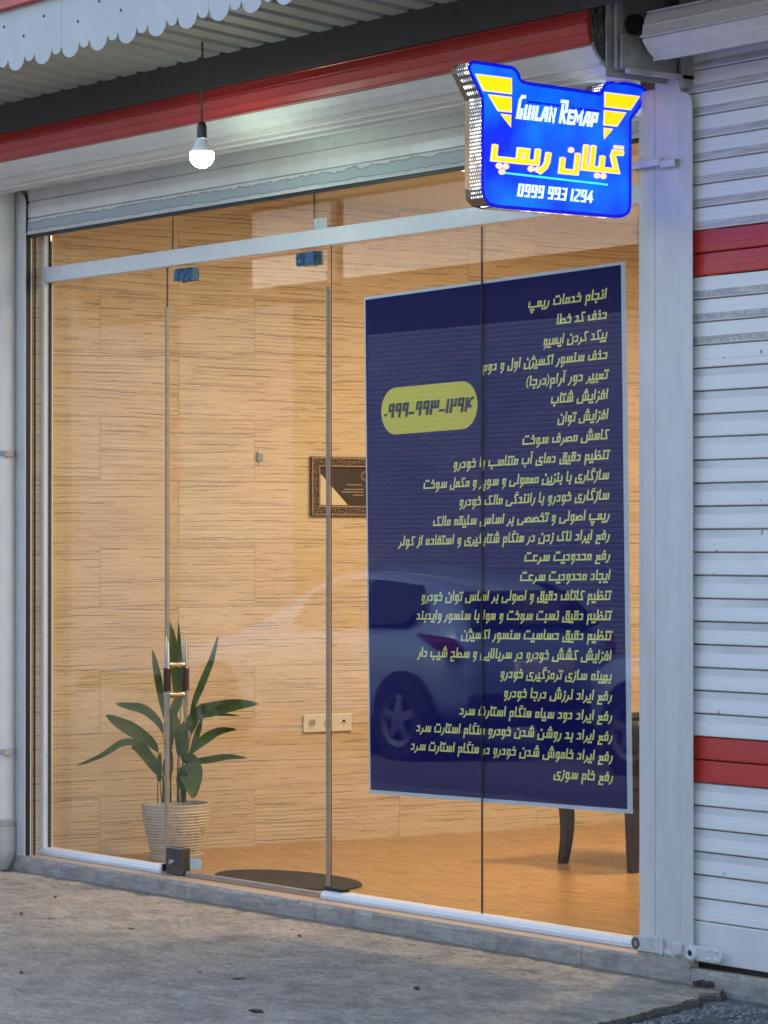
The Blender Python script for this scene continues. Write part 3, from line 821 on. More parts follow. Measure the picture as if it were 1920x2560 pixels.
g(['sin'], ini=(7, [[(0, 0), (6.2, 0), (6.2, T)], [(4.2, 0), (4.2, T)], [(2.2, 0), (2.2, T)]], 4.2), med=(7, [[(0, 0), (7, 0)], [(5.8, 0), (5.8, T)], [(3.8, 0), (3.8, T)], [(1.8, 0), (1.8, T)]], 3.8),
  fin=(11, [[(11, 0), (5.2, 0)], [(9.6, 0), (9.6, T)], [(7.4, 0), (7.4, T)], [(5.2, T), (5.2, D2), (.8, D2), (.8, 1.2)]], 7.4), iso=(10.6, [[(9.7, T), (9.7, 0), (5.2, 0)], [(7.5, 0), (7.5, T)], [(5.2, T), (5.2, D2), (.8, D2), (.8, 1.2)]], 7.4))
lp_ = [(0, 0), (5.6, 0), (5.9, 1.4), (5.2, 3.1), (3.3, 3.1), (1.5, .2)]
g(['sad'], ini=(6.6, [lp_, [(1.2, 0), (1.2, T * .75)]], 3.8), med=(6.8, [[(0, 0), (6.8, 0)], lp_[1:], [(1.2, 0), (1.2, T * .75)]], 3.8))
g(['ta'], ini=(6.6, [lp_, [(1.3, 0), (1.3, A_)]], 4.2), med=(6.8, [[(0, 0), (6.8, 0)], lp_[1:], [(1.3, 0), (1.3, A_)]], 4.2))
g(['ain'], ini=(4.6, [[(0, 0), (4, 0)], [(3.9, T), (1.2, T), (1.2, .3)]], 2.4), med=(4.6, [[(0, 0), (4.6, 0)], [(1.7, 0), (.9, 3.2), (3.7, 3.2), (2.9, 0)]], 2.3),
  fin=(4.8, [[(4.8, 0), (3.2, 0), (3.9, 2.8), (1.2, 2.8), (2.0, .2), (.9, -1.2), (.9, D_), (4, D_)]], 2.4))
g(['fe'], ini=(4.3, [[(0, 0), (3.5, 0), (3.5, T), (1.2, T), (1.2, .3)]], 2.3), med=(4.6, [[(0, 0), (4.6, 0)], [(3.5, 0), (3.5, T), (1.2, T), (1.2, 0)]], 2.3),
  fin=(8, [[(8, 0), (.8, 0), (.8, T - .6)], [(6.9, 0), (6.9, T), (4.6, T), (4.6, 0)]], 5.7), iso=(7.7, [[(6.9, 0), (6.9, T), (4.6, T), (4.6, .3)], [(6.9, 0), (.8, 0), (.8, T - .6)]], 5.7))
g(['qaf'], ini=G['fe']['ini'], med=G['fe']['med'], fin=(6.6, [[(6.6, 0), (3.4, 0), (3.4, T), (5.6, T), (5.6, D2), (.8, D2), (.8, 1.6)]], 4.4), iso=(6.6, [[(5.6, 0), (3.4, 0), (3.4, T), (5.6, T), (5.6, D2), (.8, D2), (.8, 1.6)]], 4.4))
K1 = [(0, 0), (3.5, 0), (1.9, A_ - 2.2), (2.2, A_ - .8), (4.4, A_ - .8)]
g(['kaf'], ini=(4.7, [K1], 2.6), med=(4.9, [[(0, 0), (4.9, 0)], [(3.3, 0), (1.7, A_ - 2.2), (2.0, A_ - .8), (4.2, A_ - .8)]], 2.4),
  iso=(7.4, [[(.8, T - .6), (.8, 0), (6.0, 0), (4.5, A_ - 2.2), (4.7, A_ - .8), (7, A_ - .8)]], 5), fin=(7.4, [[(.8, T - .6), (.8, 0), (7.4, 0)], [(5.8, 0), (4.3, A_ - 2.2), (4.5, A_ - .8), (6.8, A_ - .8)]], 5))
g(['lam'], ini=(2.8, [[(0, 0), (1.9, 0), (1.9, A_)]], 1.5), med=(2.8, [[(0, 0), (2.8, 0)], [(1.5, 0), (1.5, A_)]], 1.5),
  fin=(5.4, [[(5.4, 0), (4.2, 0)], [(4.2, A_), (4.2, D2), (.8, D2), (.8, 1.4)]], 2.4), iso=(5.2, [[(4.2, A_), (4.2, D2), (.8, D2), (.8, 1.4)]], 2.4))
g(['lamalef'], iso=(4.6, [[(3.4, A_), (3.4, 0), (1.0, 0), (1.0, A_)]], 2), fin=(4.8, [[(4.8, 0), (1.0, 0), (1.0, A_)], [(3.3, 0), (3.3, A_)]], 2))
g(['mim'], ini=(4.2, [[(0, 0), (3.5, 0), (3.5, T - .3), (1.2, T - .3), (1.2, .3)]], 2), med=(4.5, [[(0, 0), (4.5, 0)], [(3.4, 0), (3.4, T - .3), (1.2, T - .3), (1.2, 0)]], 2),
  fin=(4.6, [[(4.6, 0), (1.0, 0)], [(3.4, 0), (3.4, T - .3), (1.0, T - .3), (1.0, D_ - .6)]], 2), iso=(4.4, [[(1.0, 0), (3.5, 0), (3.5, T - .3), (1.0, T - .3), (1.0, D_ - .6)]], 2))
g(['nun'], ini=G['tooth']['ini'], med=G['tooth']['med'], iso=(6.2, [[(5.3, T), (5.3, D2), (.8, D2), (.8, 2.0)]], 3.1), fin=(6.4, [[(6.4, 0), (5.3, 0)], [(5.3, T - 1), (5.3, D2), (.8, D2), (.8, 2.0)]], 3.1))
g(['vav'], iso=(4.1, [[(3.3, .2), (1.2, .2), (1.2, T), (3.3, T), (3.3, -1.0), (1.6, D_)]], 2), fin=(4.5, [[(4.5, 0), (1.2, 0), (1.2, T), (3.4, T), (3.4, -1.0), (1.7, D_)]], 2))
g(['he'], ini=(5, [[(0, 0), (4.2, 0), (4.2, T), (1.2, T), (1.2, .3)], [(2.7, .3), (2.7, T * .55)]], 2), med=(4.8, [[(0, 0), (4.8, 0)], box_(1.2, 3.6, T - .8, -2.4)], 2),
  fin=(4.4, [[(4.4, 0), (1, 0), (1, T - .2), (3.3, T - .2), (3.3, .2)]], 2), iso=(4.3, [box_(1, 3.4, T - .2)], 2))
g(['ye'], ini=G['tooth']['ini'], med=G['tooth']['med'], iso=(6.4, [[(5.8, T), (3.4, T), (3.4, 1.0), (5.4, 1.0), (5.4, D2), (.8, D2), (.8, 1.8)]], 3), fin=(6.2, [[(6.2, 0), (5.0, 0), (5.0, D2), (.8, D2), (.8, 2.2)]], 3))
LET = {  # letter: skeleton, dots above (+) / below (-), base height for dots above
    'ا': ('alef', 0), 'آ': ('alef', 9), 'ب': ('tooth', -1), 'پ': ('tooth', -3), 'ت': ('tooth', 2), 'ج': ('he_j', -1), 'ح': ('he_j', 0), 'خ': ('he_j', 1),
    'د': ('dal', 0), 'ذ': ('dal', 1), 'ر': ('re', 0), 'ز': ('re', 1), 'ژ': ('re', 3), 'س': ('sin', 0), 'ش': ('sin', 3), 'ص': ('sad', 0), 'ط': ('ta', 0), 'ظ': ('ta', 1),
    'ع': ('ain', 0), 'ف': ('fe', 1), 'ق': ('qaf', 2), 'ک': ('kaf', 0), 'گ': ('kaf', 8), 'ل': ('lam', 0), 'م': ('mim', 0), 'ن': ('nun', 1), 'و': ('vav', 0), 'ه': ('he', 0), 'ی': ('ye', -2), 'ﻻ': ('lamalef', 0)}
NOJOIN = set('اآدذرزژوﻻ')
def layout(text):
    """polylines and dots of a right-to-left line; x runs to the left from 0"""
    text = text.replace('لا', 'ﻻ')
    pen = 0.0; lines = []; dots = []
    for i, ch in enumerate(text):
        if ch == ' ': pen -= 2.6; continue
        if ch in '()':
            w = 2.4
            s_ = -1 if ch == '(' else 1      # right-to-left: an opening bracket bulges right
            cx = pen - w / 2
            lines.append(([(cx + .9 * s_, A_), (cx - .2 * s_, A_ * .72), (cx - .5 * s_, 2.4), (cx - .2 * s_, 0), (cx + .9 * s_, D_ * .6)], .4)); pen -= w; continue
        sk, dt = LET[ch]
        pr = text[i - 1] if i else ' '; nx = text[i + 1] if i + 1 < len(text) else ' '
        jr = pr in LET and pr not in NOJOIN
        jl = ch not in NOJOIN and nx in LET
        f = 'med' if jr and jl else 'fin' if jr else 'ini' if jl else 'iso'
        if f not in G[sk]: f = {'med': 'fin', 'ini': 'iso', 'fin': 'iso', 'iso': 'fin'}[f]
        w, st_, dx = G[sk][f]
        x0 = pen - w
        for pl in st_: lines.append(([(x0 + a, b) for a, b in pl], .62))
        cx = x0 + dx
        ytop = {'ta': T + 1.6, 're': T * .8 + 2.0, 'lam': A_}.get(sk, T + 2.0)
        if sk == 'nun' and f in ('iso', 'fin'): ytop = T + 1.6
        yb = -2.2 if sk not in ('he_j',) else -2.3
        if sk == 'nun': pass
        if dt == 9: lines.append(([(cx - 1.1, A_ + 1.6), (cx + 1.1, A_ + 1.6)], .45))
        elif dt == 8: lines.append(([(cx - .3, A_ + 1.1), (cx + 1.9, A_ + 1.1)], .45))
        elif dt:
            if sk == 'ye' and f in ('iso', 'fin'): dt = 0
            y = ytop if dt > 0 else yb; k = abs(dt); sg = 1 if dt > 0 else -1
            if k == 1: dots.append((cx, y))
            if k == 2: dots += [(cx - 1.0, y), (cx + 1.0, y)]
            if k == 3: dots += [(cx - 1.0, y), (cx + 1.0, y), (cx, y + 1.9 * sg)]
        pen -= w + (.35 if not jl else 0)
    return lines, dots, -pen
def stroke_quads(pl, hw, cap=True):
    """polyline outline as quads with mitred joints"""
    P_ = [Vector((a, b)) for a, b in pl]
    closed = (P_[0] - P_[-1]).length < 1e-6
    if closed: P_ = P_[:-1]
    n = len(P_); L = []; Rr = []
    for i in range(n):
        a = P_[i - 1] if (i or closed) else None
        b = P_[(i + 1) % n] if (i < n - 1 or closed) else None
        d1 = (P_[i] - a).normalized() if a is not None else None
        d2 = (b - P_[i]).normalized() if b is not None else None
        d1 = d1 or d2; d2 = d2 or d1
        n1 = Vector((-d1.y, d1.x)); n2 = Vector((-d2.y, d2.x))
        m = n1 + n2
        if m.length < .2: m = n1
        m.normalize(); k = hw / max(.45, m.dot(n1))
        p = P_[i].copy()
        if cap and not closed:
            if i == 0: p = p - d1 * hw * .8
            if i == n - 1: p = p + d2 * hw * .8
        L.append(p + m * k); Rr.append(p - m * k)
    qs = []
    for i in range(n if closed else n - 1):
        j = (i + 1) % n; qs.append((L[i], Rr[i], Rr[j], L[j]))
    return qs
def put_text(mb, lines, dots, xform, hw_add=0.0, dot_r=.85, lift0=0.0, step=.00004, rnd=False):
    k = 0
    for pl, hw in lines:
        k += 1; lift = lift0 + (k % 6) * step
        for q in stroke_quads(pl, hw + hw_add):
            mb.add([xform(p.x, p.y, lift) for p in q], [(0, 1, 2, 3)])
        if rnd:
            for a, b in pl:
                mb.add([xform(a + (hw + hw_add) * math.cos(R(t_)), b + (hw + hw_add) * math.sin(R(t_)), lift + step * .5) for t_ in range(0, 360, 30)], [tuple(range(12))])
    for a, b in dots:
        r_ = dot_r + hw_add
        if rnd: mb.add([xform(a + r_ * math.cos(R(t_)), b + r_ * math.sin(R(t_)), lift0) for t_ in range(0, 360, 30)], [tuple(range(12))])
        else: mb.add([xform(a + p * r_, b + q * r_, lift0) for p, q in ((-1, -1), (1, -1), (1, 1), (-1, 1))], [(0, 1, 2, 3)])

# ================================================================== POSTER behind the glass
PT = [('انجام خدمات ریمپ', .432), ('حذف کد خطا', .276), ('بیکد کردن ایسیو', .351), ('حذف سنسور اکسیژن اول و دوم', .698), ('تعییر دور آرام(درجا)', .449), ('افزایش شتاب', .312), ('افزایش توان', .276),
      ('کاهش مصرف سوخت', .475), ('تنظیم دقیق دمای آب متناسب با خودرو', .881), ('سازگاری با بنزین معمولی و سوپر و مکمل سوخت', 1.064), ('سازگاری خودرو با رانندگی مالک خودرو', .848), ('ریمپ اصولی و تخصصی بر اساس سلیقه مالک', 1.007),
      ('رفع ایراد ناک زدن در هنگام شتابگیری و استفاده از کولر', 1.220), ('رفع محدودیت سرعت', .472), ('ایجاد محدودیت سرعت', .498), ('تنظیم کاتاف دقیق و اصولی بر اساس توان خودرو', 1.085), ('تنظیم دقیق نسبت سوخت و هوا با سنسور وایدبند', 1.117),
      ('تنظیم دقیق حساسیت سنسور اکسیژن', .846), ('افزایش کشش خودرو در سربالایی و سطح شیب دار', 1.110), ('بهینه سازی ترمزگیری خودرو', .619), ('رفع ایراد لرزش درجا خودرو', .600), ('رفع ایراد دود سیاه هنگام استارت سرد', .861),
      ('رفع ایراد بد روشن شدن خودرو هنگام استارت سرد', 1.126), ('رفع ایراد خاموش شدن خودرو در هنگام استارت سرد', 1.161), ('رفع خام سوزی', .323)]
PY = .0075
pos = thing('services_poster', 'large navy blue poster listing services in yellow-green lettering behind the glass', 'poster', (2.349, PY, 2.369), (0, -R(1.05), 0))
def navy_mat():
    t = NT('navy_vinyl')
    n1 = t.noise(t.coord(scale=(1, 1, 9)), 3, 4, .6, .3)
    return t.P(Base_Color=t.mix(n1, (.003, .003, .085), (.005, .004, .11)), Roughness=.5, Specular_IOR_Level=.08, Normal=t.bump(n1, .1, .004))
mb = MB(); mb.box(0, 1.5235, 0, .003, -1.9435, 0); mb.build('white_border', plain('white_vinyl', (.6, .64, .7), .4, var=.03), pos)
mb = MB(); mb.add([(.009, -.0006, -1.929), (1.498, -.0006, -1.929), (1.502, -.0006, -.0115), (.009, -.0006, -.0115)], [(0, 1, 2, 3)]); mb.build('poster_sheet', navy_mat(), pos)
mb = MB()
US = .00455
for k, (txt, wd) in enumerate(PT):
    ls, ds, tw = layout(txt)
    sx = wd / tw
    v0 = -.109 - .0713 * k - .5 * A_ * US + .004
    def xf(a, b, l, sx=sx, v0=v0): return (1.427 + a * sx + .2 * b * US - .2 * 3 * US, -.0012 - l, v0 + b * US)
    put_text(mb, ls, ds, xf)
mb.build('lettering', plain('yellow_green_print', (.92, .84, .24), .6, var=.03), pos)
mb = MB()
c0, c1, r_ = (.107 + .088, .693 - .088, .0905); cz = -.458
def pill(d):
    return [(c1 + (r_ + d) * math.cos(R(a)), cz + (r_ + d) * math.sin(R(a)) - .0) for a in range(-90, 91, 10)] + [(c0 + (r_ + d) * math.cos(R(a)), cz + (r_ + d) * math.sin(R(a))) for a in range(90, 271, 10)]
mb.add([(a, -.0012, b) for a, b in pill(0)], [tuple(range(38))])
bd = mb.build('phone_badge', plain('yellow_green_badge', (.80, .64, .05), .5, var=.03), pos)
mb = MB()
DG = {'۰': (1.9, [[(.8, 1.2), (1.2, 1.2)]]), '۹': (3.4, [[(2.5, 0), (2.5, 6), (.8, 6), (.8, 3), (2.5, 3)]]), '۳': (4.6, [[(.8, 0), (.8, 6)], [(.8, 3), (3.8, 3), (3.8, 6)], [(2.3, 3), (2.3, 6)]]), '۲': (3.5, [[(.8, 0), (.8, 6)], [(.8, 3), (2.6, 3), (2.6, 6)]]),
      '۱': (1.8, [[(.8, 0), (.8, 6)]]), '۴': (3.9, [[(.8, 0), (.8, 6)], [(.8, 2), (3.0, 2)], [(3.4, 6), (2.4, 5.4), (1.9, 4), (1.9, 2)]]), '-': (3.0, [[(.5, 1.2), (2.3, 1.2)]])}
x = 0; ls = []
for ch in '۰۹۹۹-۹۹۳-۱۲۹۴':
    w, st_ = DG[ch]
    ls += [([(x + a, b) for a, b in pl], .62) for pl in st_]; x += w
put_text(mb, ls, [], lambda a, b, l: (.118 + a * .548 / x + .0018 * b, -.0020 - l, cz - .022 + b * .0078))
mb.build('badge_digits', plain('black_print', (.018, .018, .014), .5, var=.03), bd)
mb = MB()
ta_ = plain('clear_tape', (.5, .45, .38), .2)

# ================================================================== ILLUMINATED SIGN (plane x = 4.1, faces right)
SX = 4.1
sign = thing('lightbox_sign', 'blue lit lightbox sign with yellow and white lettering on an arm from the pillar', 'sign', (SX, -.13, 2.7))
def gp(name, mb, mat, par=None, **k):
    o = mb.build(name, mat, None, **k); o.parent = par or sign
    o.location = (-SX, .13, -2.7) if not par else (0, 0, 0); return o
outline = [(-.829, 2.870), (-.885, 2.955), (-.887, 2.972), (-.872, 2.985), (-.70, 2.982), (-.678, 2.968), (-.668, 2.943), (-.645, 2.936), (-.31, 2.930), (-.298, 2.95), (-.288, 2.968), (-.262, 2.976), (-.155, 2.976), (-.115, 2.968), (-.100, 2.952), (-.103, 2.935), (-.175, 2.857),
           (-.175, 2.565), (-.182, 2.538), (-.205, 2.524), (-.24, 2.518), (-.76, 2.516), (-.80, 2.522), (-.824, 2.542), (-.830, 2.575)]
def lerp_poly(poly, n=2): return poly
def face_mat():
    t = NT('lit_blue_acrylic')
    n1 = t.noise(t.coord(scale=(1, 1, 1)), 4.5, 2, .5)
    c = t.mix(t.ramp(n1, [(.38, 0.0), (.62, 1.0)]), (.0, .008, .92), (.0, .12, 1.0))
    return t.P(Base_Color=(.005, .03, .4), Roughness=.2, Emission_Color=c, Emission_Strength=.36)
def emat(name, col, st_): 
    t = NT(name); n1 = t.noise(t.coord(), 6, 2)
    return t.P(Base_Color=col, Roughness=.3, Emission_Color=t.mix(t.ramp(n1, [(.3, 0.0), (.7, .25)]), col, tuple(c * .85 for c in col)), Emission_Strength=st_)
mb = MB(); n = len(outline)
mb.add([(SX, y, z) for y, z in outline], [tuple(range(n))])
face = gp('sign_face', mb, face_mat())
mb = MB()
inset = []
cyc, czc = -.5, 2.73
for i in range(n):
    a, b = outline[i], outline[(i + 1) % n]
# rim of the face
rim = MB()
for i in range(n):
    (y0, z0), (y1, z1) = outline[i], outline[(i + 1) % n]
    q = stroke_quads([(y0, z0), (y1, z1)], .006, cap=False)
    for qq in q: rim.add([(SX + .0012 + .0001 * (i % 3), p.x, p.y) for p in qq], [(0, 1, 2, 3)])
gp('face_rim', rim, emat('deep_blue_rim', (.0, .004, .55), .19))
def perf_mat():
    t = NT('perforated_steel_with_leds')
    tc = t.n('TexCoord'); x, y, z = t.sep(tc.outputs['Object'])
    s_ = .0112
    u = t.math('DIVIDE', x, s_); w = t.math('DIVIDE', t.math('ADD', t.math('MULTIPLY', y, .6), z), s_ * 1.1)
    row = t.math('FLOOR', w)
    u = t.math('ADD', u, t.math('MULTIPLY', row, .5))
    fu = t.math('SUBTRACT', t.math('FRACT', u), .5); fw_ = t.math('SUBTRACT', t.math('FRACT', w), .5)
    d = t.math('SQRT', t.math('ADD', t.math('MULTIPLY', fu, fu), t.math('MULTIPLY', fw_, fw_)))
    dot = t.math('LESS_THAN', d, .25)
    led = t.ramp(t.noise(t.coord(), 22, 1), [(.46, .12), (.62, 1.9)])
    xm = t.math('GREATER_THAN', x, SX - .066)
    dot = t.math('MULTIPLY', dot, xm)
    st_ = t.math('MULTIPLY', dot, led)
    return t.P(Base_Color=t.mix(dot, (.33, .26, .17), (.5, .6, .9)), Metallic=t.math('SUBTRACT', 1.0, dot), Roughness=.16, Emission_Color=(.72, .8, 1.0), Emission_Strength=st_)
mb = MB(); DEP = .092
mb.add([(SX - .0005, y, z) for y, z in outline] + [(SX - DEP, y, z) for y, z in outline], [(i, (i + 1) % n, n + (i + 1) % n, n + i) for i in range(n)] + [tuple(range(n, 2 * n))])
case = gp('sign_case', mb, perf_mat())
yel = emat('lit_yellow', (1.0, .70, .0), .22); pink = emat('lit_pink_edge', (1.0, .62, .55), .22); wht = emat('lit_white', (.72, 1.0, .95), .23); teal = emat('lit_teal_line', (.05, .72, .95), .23); nav = emat('dark_blue_line', (.0, .0, .35), .4)
# wing bars, measured on the face (y, z)
bars = [[(-.858, 2.943), (-.708, 2.943), (-.708, 2.897), (-.825, 2.897)], [(-.804, 2.880), (-.709, 2.880), (-.709, 2.836), (-.762, 2.836)], [(-.750, 2.820), (-.711, 2.820), (-.713, 2.786)],
        [(-.291, 2.935), (-.133, 2.935), (-.177, 2.891), (-.291, 2.891)], [(-.293, 2.873), (-.197, 2.873), (-.240, 2.829), (-.295, 2.829)], [(-.294, 2.812), (-.258, 2.812), (-.292, 2.780)]]
for b in bars:
    mo, mi_ = MB(), MB()
    cyb = sum(p[0] for p in b) / len(b); czb = sum(p[1] for p in b) / len(b)
    mo.add([(SX + .002, cyb + (y - cyb) * 1.0 + (.0045 if y > cyb else -.0045), czb + (z - czb) + (.0045 if z > czb else -.0045)) for y, z in b], [tuple(range(len(b)))])
    mi_.add([(SX + .0028, y, z) for y, z in b], [tuple(range(len(b)))])
    gp('bar_edge', mo, pink, face); gp('wing_bar', mi_, yel, face)
# Persian name
ls, ds, tw = layout('گیلان ریمپ')
Y1, Y0 = -.222, -.800
sx_ = (Y1 - Y0) / tw; sz_ = .0099
def xs_(lift): return lambda a, b, l: (SX + lift + l, Y1 + a * sx_ + .0014 * b, 2.673 + b * sz_)
ls = [(pl, .68 if hw > .5 else .3) for pl, hw in ls]
xm_ = -layout('گیلان')[2] - 1.3
for side in (True, False):
    l2 = [l for l in ls if (l[0][0][0] > xm_) == side]; d2_ = [d for d in ds if (d[0] > xm_) == side]
    mo, mi_ = MB(), MB()
    put_text(mo, l2, d2_, xs_(.0022), hw_add=.34, dot_r=.72, rnd=True)
    put_text(mi_, l2, d2_, xs_(.0036), hw_add=-.06, dot_r=.35, rnd=True)
    gp('word_edge', mo, pink, face); gp('persian_word', mi_, yel, face)

# Latin name
H1 = 4.0
LA = {'G': (3.2, [[(2.6, 7.0), (1.5, 7.0), (.9, 5.8), (.9, 0), (2.3, 0), (2.3, 2.6)]]), 'U': (3.2, [[(.7, H1), (.7, 0), (2.4, 0), (2.4, H1)]]), 'I': (1.6, [[(.8, 0), (.8, H1)]]), 'L': (2.6, [[(.7, H1), (.7, 0), (2.2, 0)]]),
      'A': (3.4, [[(.5, 0), (1.5, H1), (2.6, H1), (2.6, 0)], [(1.0, 1.3), (2.6, 1.3)]]), 'N': (3.3, [[(.7, 0), (.7, H1), (2.5, 0), (2.5, H1)]]), 'R': (3.6, [[(.2, 7.0), (2.6, 7.0), (2.8, 3.8), (1.4, 3.2), (2.8, 0)], [(.9, 0), (1.0, 5.6)]]),
      'E': (2.8, [[(2.4, H1), (.7, H1), (.7, 0), (2.3, 0)], [(.7, 2), (2.1, 2)]]), 'M': (4.2, [[(.6, 0), (.6, H1), (2.0, 1.4), (3.4, H1), (3.4, 0)]]), 'P': (3.2, [[(.7, 0), (.7, H1), (2.5, H1), (2.5, 1.7), (.7, 1.7)]]), ' ': (1.2, [])}
x = 0; ll = []
for ch in 'GUILAN REMAP':
    w, st_ = LA[ch]; ll += [([(x + a, b) for a, b in pl], .60) for pl in st_]; x += w
mw = MB(); sc = .362 / x
xm_ = sum(LA[c][0] for c in 'GUILAN') + .6
for side in (True, False):
    mw = MB(); put_text(mw, [l for l in ll if (l[0][0][0] < xm_) == side], [], lambda a, b, l: (SX + .002 + l, -.690 + a * sc + .0022 * b, 2.8195 + b * .0100), rnd=True)
    gp('latin_word', mw, wht, face)
mw = MB()
DL = {'0': (3.2, [box_(.7, 2.4, 6)]), '9': (3.2, [[(.9, 0), (2.4, 0), (2.4, 6), (.7, 6), (.7, 2.8), (2.4, 2.8)]]), '3': (3.1, [[(.8, 6), (2.3, 6), (2.3, 0), (.6, 0)], [(1.0, 3), (2.3, 3)]]), '1': (1.7, [[(.8, 0), (.8, 6)]]), '2': (3.2, [[(.8, 6), (2.4, 6), (2.4, 3.6), (.7, 1.4), (.7, 0), (2.4, 0)]]), '4': (3.3, [[(2.0, 6), (.6, 1.6), (2.7, 1.6)], [(2.1, 0), (2.1, 3.4)]]), ' ': (1.5, [])}
x = 0; ll = []
for ch in '0999 993 1294':
    w, st_ = DL[ch]; ll += [([(x + a, b) for a, b in pl], .55) for pl in st_]; x += w
sc = .338 / x
put_text(mw, ll, [], lambda a, b, l: (SX + .002 + l, -.684 + a * sc + .0012 * b, 2.559 + b * .0061), rnd=True)
gp('phone_number', mw, wht, face)
mb = MB(); mb.add([(SX + .002, -.74, 2.626), (SX + .002, -.278, 2.620), (SX + .002, -.278, 2.627), (SX + .002, -.74, 2.633)], [(0, 1, 2, 3)]); gp('underline', mb, teal, face)
mb = MB()
for a, b, z in ((-.637, -.492, 2.871), (-.440, -.316, 2.868)):
    mb.add([(SX + .0018, a, z), (SX + .0018, b, z), (SX + .0018, b, z + .007), (SX + .0018, a, z + .007)], [(0, 1, 2, 3)])
    gp('dark_line', mb, nav, face); mb = MB()
mb.add([(SX + .0018, -.247, 2.754), (SX + .0018, -.211, 2.754), (SX + .0018, -.211, 2.760), (SX + .0018, -.247, 2.760)], [(0, 1, 2, 3)])
gp('dark_line', mb, nav, face)
# arm: square tube out from the pillar, open cross tube on the pillar face, hanging rod
mb = MB(); mb.box(SX - .07, SX - .045, -.2, -.05, 2.69, 2.715)
mb.box(SX - .044, 4.222, -.152, -.1285, 2.688, 2.712)
for (a, b, c, d) in [(-.150, -.1285, 2.678, 2.681), (-.150, -.1285, 2.701, 2.704), (-.150, -.147, 2.681, 2.701), (-.131, -.1285, 2.681, 2.701)]:
    mb.box(4.2225, 4.296, a, b, c, d)
gp('mounting_arm', mb, M['pillar'], bevel=.001)
mb = MB(); mb.tube([(4.07, -.16, 2.97), (4.10, -.17, 3.02), (4.17, -.21, 3.14)], .006, 8); gp('hanging_rod', mb, M['white'], smooth=True)

# ================================================================== POTTED PLANT
PC = Vector((.352, .45, -.03))
pl = thing('potted_plant', 'potted plant with long dark leaves in a ribbed cream pot behind the glass', 'potted plant', PC)
def pot_mat():
    t = NT('ribbed_cream_ceramic')
    n1 = t.noise(t.coord(), 28, 5, .65); n2 = t.noise(t.coord(), 9, 4)
    c = t.mix(t.ramp(n1, [(.52, 0.0), (.7, .7)]), (.52, .46, .37), (.24, .18, .12))
    return t.P(Base_Color=t.mix(t.ramp(n2, [(.4, 0.0), (.8, .4)]), c, (.36, .28, .2)), Roughness=.55, Normal=t.bump(n1, .3, .003))
prof = [(.098, .02)]
H_ = .246
for k in range(0, 91):
    u = k / 90; z = .022 + (H_ - .022) * u
    r_ = .108 + .048 * math.sin(u * 1.45) ** .9
    if .05 < u < .93: r_ += .0022 * math.cos(u * 2 * math.pi * 17)
    prof.append((r_, z))
prof += [(.159, H_ + .004), (.157, H_ + .010), (.148, H_ + .010), (.144, H_ - .01), (.12, .05)]
mb = MB(); mb.lathe(prof, (0, 0, 0), 48); pot = mb.build('pot', pot_mat(), pl, smooth=True, angle=60)
mb = MB(); mb.lathe([(.09, 0), (.112, .0), (.127, .028), (.124, .03), (.1, .012)], (0, 0, 0), 36); mb.build('saucer', M['plastic'], pl, smooth=True)
mb = MB(); mb.lathe([(.0, H_ - .022), (.08, H_ - .018), (.1425, H_ - .024)], (0, 0, 0), 24, cap=False); mb.build('soil', M['soil'], pl)
def leaf_mat():
    t = NT('dark_green_leaf')
    tc = t.n('TexCoord')
    n1 = t.noise(t.coord(), 14, 4, .6); st_ = t.noise(t.coord(scale=(60, 60, 4)), 2, 3)
    c = t.mix(t.ramp(n1, [(.35, 0.0), (.7, 1.0)]), (.030, .060, .008), (.075, .118, .016))
    c = t.mix(t.ramp(st_, [(.5, 0.0), (.8, .35)]), c, (.10, .13, .035))
    return t.P(Base_Color=c, Roughness=.5, Specular_IOR_Level=.25)
LM = leaf_mat()
